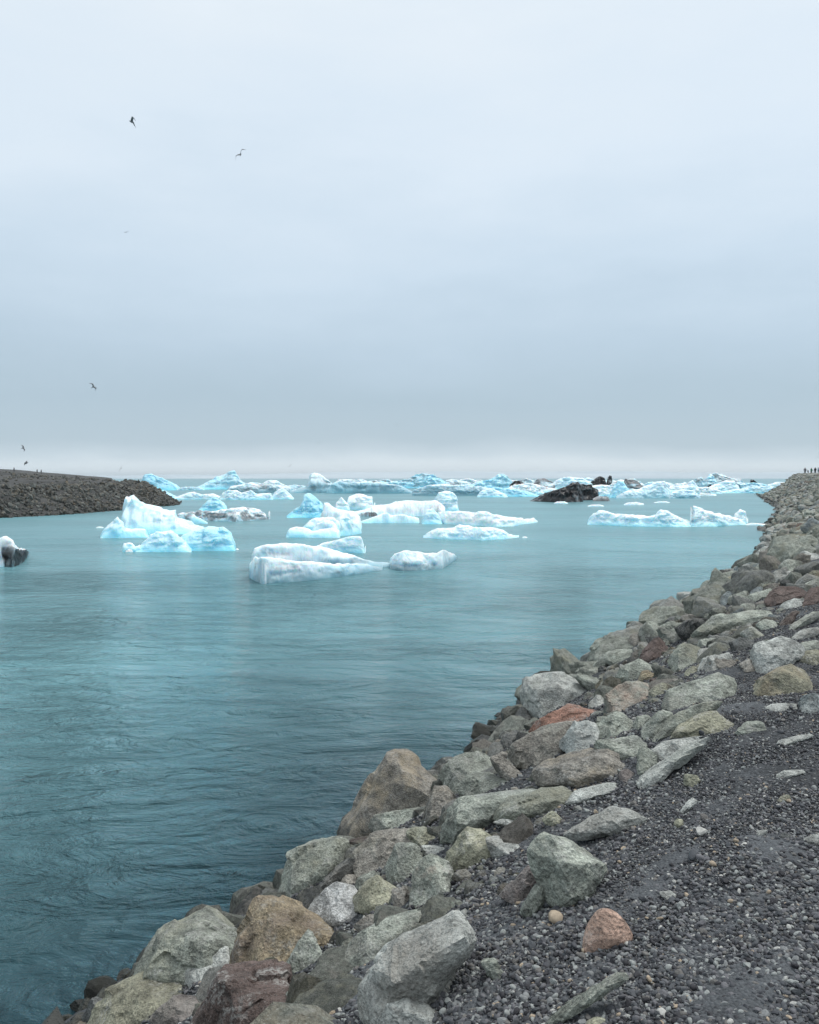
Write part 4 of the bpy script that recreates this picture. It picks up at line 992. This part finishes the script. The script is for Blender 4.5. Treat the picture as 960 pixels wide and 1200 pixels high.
# the far pack behind
for lb, tl, pts, wl, bl, sd_, di in (
    ('far low ice ridge behind the knob of the tabular iceberg', 'f', [(-10,190),(40,165),(90,160),(150,168),(190,185)], 195, .3, 70, .1),
    ('far jumbled ice ridge behind the right half of the tabular iceberg', 'f', [(540,150),(590,128),(640,132),(700,122),(760,138),(800,155)], 172, .25, 71, .45),
    ('far pale ice ridge between the jagged iceberg and the flat-topped one', 'g', [(200,160),(260,128),(330,138),(400,130),(460,145),(490,160)], 168, .3, 72, .2),
    ('far white ice ridge directly behind the tall crumpled iceberg', 'g', [(560,150),(620,125),(700,118),(780,122),(850,112),(900,128),(960,120),(1010,150)], 163, .2, 73, .3),
    ('far ragged ice ridge behind the black peak', 'h', [(380,150),(430,112),(480,108),(540,118),(640,122),(690,138),(720,158)], 165, .25, 74, .2),
    ('far pale ice hump behind the large rounded white iceberg', 'i', [(200,150),(260,112),(330,106),(400,122),(450,112),(500,130),(540,150)], 156, .3, 75, .1),
    ('far blue ice hump right of the high rubbly iceberg', 'i', [(690,150),(740,118),(800,112),(850,118),(890,130),(910,145)], 150, .4, 76, .05),
    ('far low ice ridge between the bright blue wedge and the triangular iceberg', 'b', [(270,160),(310,148),(360,146),(400,150),(430,160)], 166, .3, 77, .05),
    ('far ice ridge seen over the flat top of the tabular iceberg', 'f', [(340,150),(380,124),(440,120),(490,126),(540,122),(580,146)], 160, .2, 79, .1),
    ('far white ice ridge left of the tall crumpled iceberg', 'g', [(380,150),(420,120),(470,112),(520,120),(560,118),(590,150)], 160, .15, 80, .15),
    ('far white ice heap over the smooth blue wedge', 'g', [(700,185),(740,160),(800,152),(850,156),(900,165),(950,195)], 205, .12, 81, .1),
    ('far ice heap behind the blue fin', 'i', [(40,150),(80,110),(120,98),(170,104),(220,108),(260,140)], 158, .2, 82, .2),
    ('far white ice heap in front of the high rubbly iceberg', 'i', [(470,158),(510,140),(560,134),(600,142),(640,158)], 168, .12, 83, .05),
    ('far low ice ridge right of the knob of the triangular iceberg', 'b', [(600,160),(640,136),(690,122),(740,126),(790,150)], 168, .25, 84, .1),
    ('far low ice ridge right of the grey-white rugged iceberg', 'b', [(880,160),(920,146),(980,140),(1040,148),(1080,162)], 168, .25, 78, .1)):
    iceberg(lb, tl, [(pts, wl, bl, .7, 1.2, di)], sd_, rough=1.2)
# black iceberg
iceberg('black ash-covered iceberg marbled with grey, low in the water', 'h', [
    ([(112,251),(140,238),(200,208),(255,192),(300,172),(345,158),(375,138),(415,131),(425,150),(432,176),(440,215),(445,245)], [(112,253),(300,261),(450,256)], .0, .8, .8, .92),
    ([(380,175),(425,148),(460,152),(495,150),(525,165),(545,185),(550,215),(545,240)], [(380,250),(545,246)], .0, .5, .9, .9),
    ([(505,240),(540,222),(600,228),(614,245)], 252, .05, .6, 1, .6)], 33, wet=.05, rough=.8)
iceberg('black peak of dirty ice behind the marbled black iceberg', 'h', [
    ([(450,158),(510,120),(550,95),(580,110),(598,156)], 170, .0, .6, 1, 1.0)], 34, wet=.05)
iceberg('thin black spike of dirty ice beside the black peak', 'h', [
    ([(590,160),(600,105),(612,90),(622,95),(634,160)], 172, .0, .6, 1, 1.0)], 35, wet=.05)
iceberg('white ice between the black iceberg and the tall blue fin', 'h', [
    ([(470,190),(500,155),(560,150),(610,155),(640,200)], 222, .16, .8, 1.2)], 36)
# right background
iceberg('blue fin-shaped iceberg right of the black spike', 'i', [
    ([(62,182),(75,150),(90,125),(110,105),(140,110),(160,150),(172,180)], 189, .44, .6, 1, .05)], 37)
iceberg('soot-topped ice ridge behind the blue fin', 'i', [
    ([(125,140),(140,90),(190,92),(230,125),(250,150)], 165, .2, .7, 1, .5)], 38)
iceberg('large rounded white iceberg with a deep blue foot in the right background', 'i', [
    ([(95,182),(180,142),(215,148),(240,130),(310,108),(345,105),(370,150),(382,182)], 192, .24, .9, 1.1)], 39, wet=.4)
iceberg('white rounded ice ridge rising behind the deep-footed icebergs', 'i', [
    ([(360,150),(370,130),(400,118),(460,115),(490,100),(525,142)], 166, .24, .8, 1)], 40)
iceberg('rounded blue-footed iceberg left of the thin ice tongue', 'i', [
    ([(362,182),(385,160),(430,145),(500,155),(530,184)], 192, .30, .9, 1.1)], 41, wet=.4)
iceberg('thin white ice tongue on calm water in the right background', 'i', [
    ([(518,178),(530,165),(570,166),(612,173)], 179, .05, 1, 2)], 42, **FL)
iceberg('high rubbly iceberg with dark streaks, tallest at the right', 'i', [
    ([(490,130),(510,95),(530,82),(555,100),(580,65),(640,70),(680,85),(740,95),(770,125),(790,148)], 158, .32, .7, 1, .30)], 43, rough=1.15)
iceberg('smooth tilted slab of pale blue ice in front of the high rubbly iceberg', 'i', [
    ([(540,152),(600,120),(660,100),(700,102),(725,130),(735,155)], 162, .22, .8, 1)], 44)
iceberg('low blue ice shelf reaching the rock bank on the right', 'i', [
    ([(580,162),(680,150),(760,140),(820,130),(900,130),(935,155)], 165, .36, .8, 1.2)], 45)
iceberg('small black chunk of dirty ice on the far right skyline', 'i', [
    ([(778,122),(786,96),(800,98),(828,118)], 128, .0, .6, 1, 1.0)], 46, wet=.05)
iceberg('low white ice sheet on the skyline beside the rock bank', 'i', [
    ([(870,122),(920,108),(960,110),(1010,125)], 130, .08, .8, 1.4)], 47)
# right foreground
iceberg('long low white iceberg with bumpy ridge, nearest on the right', 'j', [
    ([(36,148),(52,118),(70,95),(100,82),(140,85),(180,95),(260,97),(340,112),(385,105),(410,82),(455,82),(490,105),(540,130),(600,148)], [(36,152),(250,161),(400,164),(600,163)], .22, .8, 1.2),
    ([(568,160),(580,100),(577,64),(592,60),(680,92),(780,112),(830,130),(858,150)], [(568,163),(700,162),(858,152)], .26, .7, 1)], 48, rough=.9)
iceberg('small ball of ice at the right end of the long low iceberg', 'j', [
    ([(786,125),(795,92),(820,74),(850,84),(862,110),(856,130)], 145, .2, .8, 1)], 49)
iceberg('thin sliver of floating ice trailing towards the rock bank', 'j', [
    ([(850,150),(880,143),(930,147),(975,152)], 155, .05, 1, 1.6)], 50, **FL)
iceberg('small white floe alone on calm water right of the black iceberg', 'j', [
    ([(222,50),(240,40),(290,36),(328,45)], 52, .05, 1, 1.6)], 51, **FL)
iceberg('small white floe just in front of the black iceberg', 'j', [
    ([(38,56),(60,50),(100,49),(124,56)], 59, .05, 1, 1.6)], 52, **FL)
iceberg('faint thin floe between the right background and the long low iceberg', 'j', [
    ([(376,39),(400,34),(440,33),(460,38)], 41, .1, 1, 1.6)], 53, **FL)
iceberg('tiny white floe at the foot of the black iceberg', 'h', [
    ([(262,265),(280,255),(330,254),(352,264)], 268, .05, 1, 1.6)], 54, **FL)
CH = dict(name='ice_chunk', cat='ice chunk', group='small chunks of brash ice')
iceberg('thin chunk of ice floating left of the knobbed iceberg', 'a', [([(58,244),(75,238),(95,239),(108,245)], 248, .1, 1, 1.5)], 61, **CH)
iceberg('small ice chunk off the right tip of the smooth blue iceberg', 'a', [([(884,372),(895,366),(908,373)], 376, .2, 1, 1.2)], 62, **CH)
iceberg('small ice chunk at the left foot of the smooth blue iceberg', 'a', [([(232,384),(250,373),(268,374),(278,386)], 390, .15, 1, 1.2)], 63, **CH)
iceberg('ice chunk drifting off the right end of the low pale iceberg', 'e', [([(812,318),(822,313),(838,314),(846,319)], 322, .1, 1, 1.5)], 66, **CH)
# left edge
iceberg('white iceberg with a dirty grey underside at the left edge', 'k', [
    ([(-190,560),(-120,470),(-60,432),(0,440),(30,428),(60,452),(90,488),(118,500)], [(-190,590),(60,588),(90,570),(118,550)], .03, .35, 1.2, .2),
    ([(-100,520),(0,476),(60,484),(110,497),(138,510)], [(-100,587),(60,589),(100,572),(138,530)], .03, .3, .8, .82)], 55, wet=.1, rough=.6)

# ------------------------------------------------------------------ gulls
M_GULL = plain('gull_feathers', (.20, .21, .22)); 
def gull(px, py, tilt, fold, label, dist, sweep=0):
    """one continuous mesh: body, tail, neck and two bent wings"""
    c = at_depth(px, py, dist); span = 1.25
    def ring(p, rx, rz, k=6): return [(p[0] + rx * math.cos(2 * math.pi * a / k), p[1], p[2] + rz * math.sin(2 * math.pi * a / k)) for a in range(k)]
    secs = [(-.30, .07, .008, 0), (-.2, .03, .025, 0), (-.05, .06, .06, 0), (.08, .06, .06, .005), (.17, .035, .04, .015), (.225, .028, .03, .02), (.27, .008, .008, .012)]
    V, Fc = [], []
    for y, rx, rz, z in secs: V += ring((0, y, z), rx, rz)
    for s in range(len(secs) - 1):
        for a in range(6):
            b = (a + 1) % 6; Fc.append((s * 6 + a, s * 6 + b, s * 6 + 6 + b, s * 6 + 6 + a))
    bm = bmesh.new(); vs = [bm.verts.new(v) for v in V]
    for f in Fc: bm.faces.new([vs[i] for i in f])
    bm.faces.new(vs[:6][::-1]); bm.faces.new(vs[-6:])
    h = span / 2
    for sgn in (1, -1):
        st = [(.03, .0, .02, .13, .026), (.22 * h * 2 * .5 + .05, .05, .12 * fold + .02, .12, .018), (.5 * h + .05, .04, .16 * fold + .02, .10, .014), (.8 * h, -.04 - .16 * sweep, .06 * fold + .06 * sweep, .065, .008), (h - .12 * sweep, -.14 - .36 * sweep, -.06 * fold + .12 * sweep, .008, .003)]
        rows = []
        for x, y, z, ch, th in st:
            rows.append([bm.verts.new((sgn * x, y + ch, z)), bm.verts.new((sgn * x, y, z + th)), bm.verts.new((sgn * x, y - ch, z)), bm.verts.new((sgn * x, y, z - th))])
        for r0, r1 in zip(rows[:-1], rows[1:]):
            for a in range(4):
                b = (a + 1) % 4; q = [r0[a], r0[b], r1[b], r1[a]]; bm.faces.new(q if sgn < 0 else q[::-1])
        bm.faces.new(rows[0]); bm.faces.new(rows[-1][::-1])
    bmesh.ops.recalc_face_normals(bm, faces=bm.faces)
    me = bpy.data.meshes.new('seagull'); bm.to_mesh(me); bm.free()
    for p in me.polygons: p.use_smooth = True
    o = link('seagull', me, M_GULL, None, c)
    m = Matrix.Identity(3)
    for ax, dg_ in tilt: m = m @ Matrix.Rotation(R(dg_), 3, ax)      # outermost turn first
    o.rotation_euler = m.to_euler()
    o['label'] = label; o['category'] = 'bird'; o['group'] = 'gulls flying over the lagoon'
    return o
def gd(span_px): return 1.25 * F / span_px
gull(154, 143, [('Y', 28), ('Z', 98), ('Y', 22)], 2.2, 'seagull with one bent wing raised, highest of the birds in the sky', gd(14.5), 1)
gull(282, 181, [('Y', -36), ('Z', -25), ('X', 35)], .9, 'seagull banking with both wings spread, right of the highest bird', gd(19))
gull(148, 272, [('Y', -32), ('Z', 30), ('X', 12)], .4, 'tiny seagull alone in mid sky below the two highest birds', gd(7))
gull(109, 453, [('Y', 62), ('Z', 35), ('X', 40)], 1.2, 'small seagull low over the moraine spit in grey sky', gd(12))
gull(27, 525, [('Y', 78), ('Z', 20), ('X', 40)], .8, 'tiny pale seagull at the far left just above the spit', gd(9))
gull(31, 543, [('Y', -20), ('Z', -50), ('X', 10)], 1.2, 'tiny seagull skimming the top of the moraine spit', gd(12))
gull(142, 549, [('Y', -72), ('Z', 20), ('X', 20)], .8, 'tiny seagull upright against the horizon right of the spit', gd(9))
gull(373, 519, [('Y', -30), ('Z', 20)], .5, 'speck of a seagull above the horizon left of the centre', gd(6))
gull(465, 498, [('Y', 25), ('Z', 20)], .6, 'speck of a seagull above the horizon near the centre', gd(6))
gull(340, 546, [('Y', -45), ('Z', 20)], .6, 'speck of a seagull just above the tabular iceberg', gd(6))

# ------------------------------------------------------------------ people
def skinned(name, joints, edges, radii, mat, parent, sub=1):
    me = bpy.data.meshes.new(name); me.from_pydata(joints, edges, []); o = link(name, me, mat, parent)
    sk = o.modifiers.new('skin', 'SKIN'); sk.use_smooth_shade = True
    for v, r in zip(me.skin_vertices[0].data, radii): v.radius = (r, r); v.use_root = False
    me.skin_vertices[0].data[0].use_root = True
    sb = o.modifiers.new('sub', 'SUBSURF'); sb.levels = sub; sb.render_levels = sub
    dg = bpy.context.evaluated_depsgraph_get(); ev = bpy.data.meshes.new_from_object(o.evaluated_get(dg))
    o.modifiers.clear(); o.data = ev
    if not ev.materials: ev.materials.append(mat)
    bpy.data.meshes.remove(me); return o
M_SKIN = plain('skin', (.42, .27, .20)); M_TROU = plain('dark_trousers', (.025, .026, .032)); M_HAIR = plain('dark_hair', (.03, .024, .02))
MJ = {'black': plain('black_jacket', (.018, .02, .028)), 'green': plain('green_jacket', (.01, .16, .09)), 'blue': plain('blue_jacket', (.06, .16, .30)), 'grey': plain('grey_jacket', (.12, .12, .13))}
def person(px, foot_y, dist, yaw, jacket, label, height=1.72, bend=0.0, z=None, group='people standing on the bank'):
    c = at_depth(px, foot_y, dist)
    root = link('person', None, None, None, (c[0], c[1], c[2] if z is None else z)); root.rotation_euler = (0, 0, R(yaw))
    k = height / 1.72; b = bend
    def S(p): return (p[0] * k, p[1] * k, p[2] * k)
    pel, chest, neck, head, crown = (0, 0, .92), (0, .10 * b, 1.25), (0, .22 * b, 1.47 - .06 * b), (0, .30 * b, 1.58 - .09 * b), (0, .34 * b, 1.68 - .1 * b)
    J = [pel, chest, neck, head, crown, (.10, 0, .88), (.12, .02, .47), (.12, -.02, .08), (.13, .12, .03), (-.10, 0, .88), (-.12, .03, .47), (-.12, -.02, .08), (-.13, .12, .03),
         (.19, .12 * b, 1.40), (.26, .02 + .15 * b, 1.12), (.24, .14 + .2 * b, .90), (.24, .18 + .2 * b, .80), (-.19, .12 * b, 1.40), (-.26, .02 + .15 * b, 1.12), (-.24, .14 + .2 * b, .90), (-.24, .18 + .2 * b, .80)]
    E = [(0, 1), (1, 2), (2, 3), (3, 4), (0, 5), (5, 6), (6, 7), (7, 8), (0, 9), (9, 10), (10, 11), (11, 12), (1, 13), (13, 14), (14, 15), (15, 16), (1, 17), (17, 18), (18, 19), (19, 20)]
    Rr = [.12, .13, .055, .095, .07, .085, .06, .045, .04, .085, .06, .045, .04, .06, .045, .035, .035, .06, .045, .035, .035]
    skinned('body', [S(j) for j in J], E, [r * k for r in Rr], M_SKIN, root)
    jj = [0, 1, 13, 14, 15, 17, 18, 19]; mp_ = {a: i for i, a in enumerate(jj)}
    skinned('jacket', [S(J[a]) for a in jj] + [S((0, 0, .80)), S((0, .2 * b, 1.43))], [(mp_[a], mp_[c2]) for a, c2 in ((0, 1), (1, 13), (13, 14), (14, 15), (1, 17), (17, 18), (18, 19))] + [(0, 8), (1, 9)],
            [k * r for r in (.165, .175, .085, .07, .055, .085, .07, .055, .17, .09)], MJ[jacket], root)
    tt = [0, 5, 6, 7, 9, 10, 11]; mp_ = {a: i for i, a in enumerate(tt)}
    skinned('trousers', [S(J[a]) for a in tt], [(mp_[a], mp_[c2]) for a, c2 in ((0, 5), (5, 6), (6, 7), (0, 9), (9, 10), (10, 11))], [k * r for r in (.135, .105, .08, .065, .105, .08, .065)], M_TROU, root)
    skinned('hair', [S((0, .30 * b - .02, 1.60 - .09 * b)), S((0, .32 * b - .01, 1.70 - .1 * b))], [(0, 1)], [.10 * k, .075 * k], M_HAIR, root)
    root['label'] = label; root['category'] = 'person'; root['group'] = group
    return root
GD = 196.0
def stand_z(px, d):
    x = (px - 480) / F * d; return float(bank_z(np.array([x]), np.array([d]))[0]) + .02
person(943.5, 559.6, GD, 150, 'grey', 'slim person in dark clothes standing apart at the left of the group', z=stand_z(943.5, GD))
person(947.2, 559.6, GD, 80, 'black', 'short person in black between the slim one and the green jacket', 1.2, .5, z=stand_z(947.2, GD))
person(950.8, 559.2, GD + 1, 200, 'green', 'person in a green jacket in the group on the right bank', 1.65, .2, z=stand_z(950.8, GD + 1))
person(955.5, 558, GD + 2, 120, 'black', 'tall person in a black jacket near the right edge', 1.8, z=stand_z(955.5, GD + 2))
person(959.0, 557.5, GD + 1, 250, 'blue', 'person in a blue jacket cut off by the right edge', 1.75, z=stand_z(959, GD + 1))
def left_stand(px, d):
    x = (px - 480) / F * d; return float(left_z(np.array([x]), np.array([float(d)]))[0]) + .02
for px, jk, lb in ((16.5, 'black', 'tiny person in black farthest left on top of the moraine spit'), (43.5, 'black', 'left one of two tiny people standing together on the moraine spit'), (48.3, 'grey', 'right one of two tiny people standing together on the moraine spit')):
    person(px, 549, 290, 90, jk, lb, z=left_stand(px, 290), group='people on the moraine spit')

# ------------------------------------------------------------------ mist over the lagoon
def haze():
    x0, x1, y0_, y1, z0, z1 = -8800, 8800, -290, 13000, -4, 62
    V = [(x, y, z) for z in (z0, z1) for y in (y0_, y1) for x in (x0, x1)]
    Fc = [(0, 2, 3, 1), (4, 5, 7, 6), (0, 1, 5, 4), (2, 6, 7, 3), (0, 4, 6, 2), (1, 3, 7, 5)]
    m = bpy.data.materials.new('mist'); m.use_nodes = True; m.node_tree.nodes.clear()
    o_ = m.node_tree.nodes.new('ShaderNodeOutputMaterial'); v = m.node_tree.nodes.new('ShaderNodeVolumePrincipled')
    v.inputs['Color'].default_value = (.86, .95, 1.0, 1); v.inputs['Density'].default_value = .00013
    m.node_tree.links.new(v.outputs[0], o_.inputs['Volume'])
    link('haze', npmesh('haze', V, Fc), m, kind='stuff')
haze()
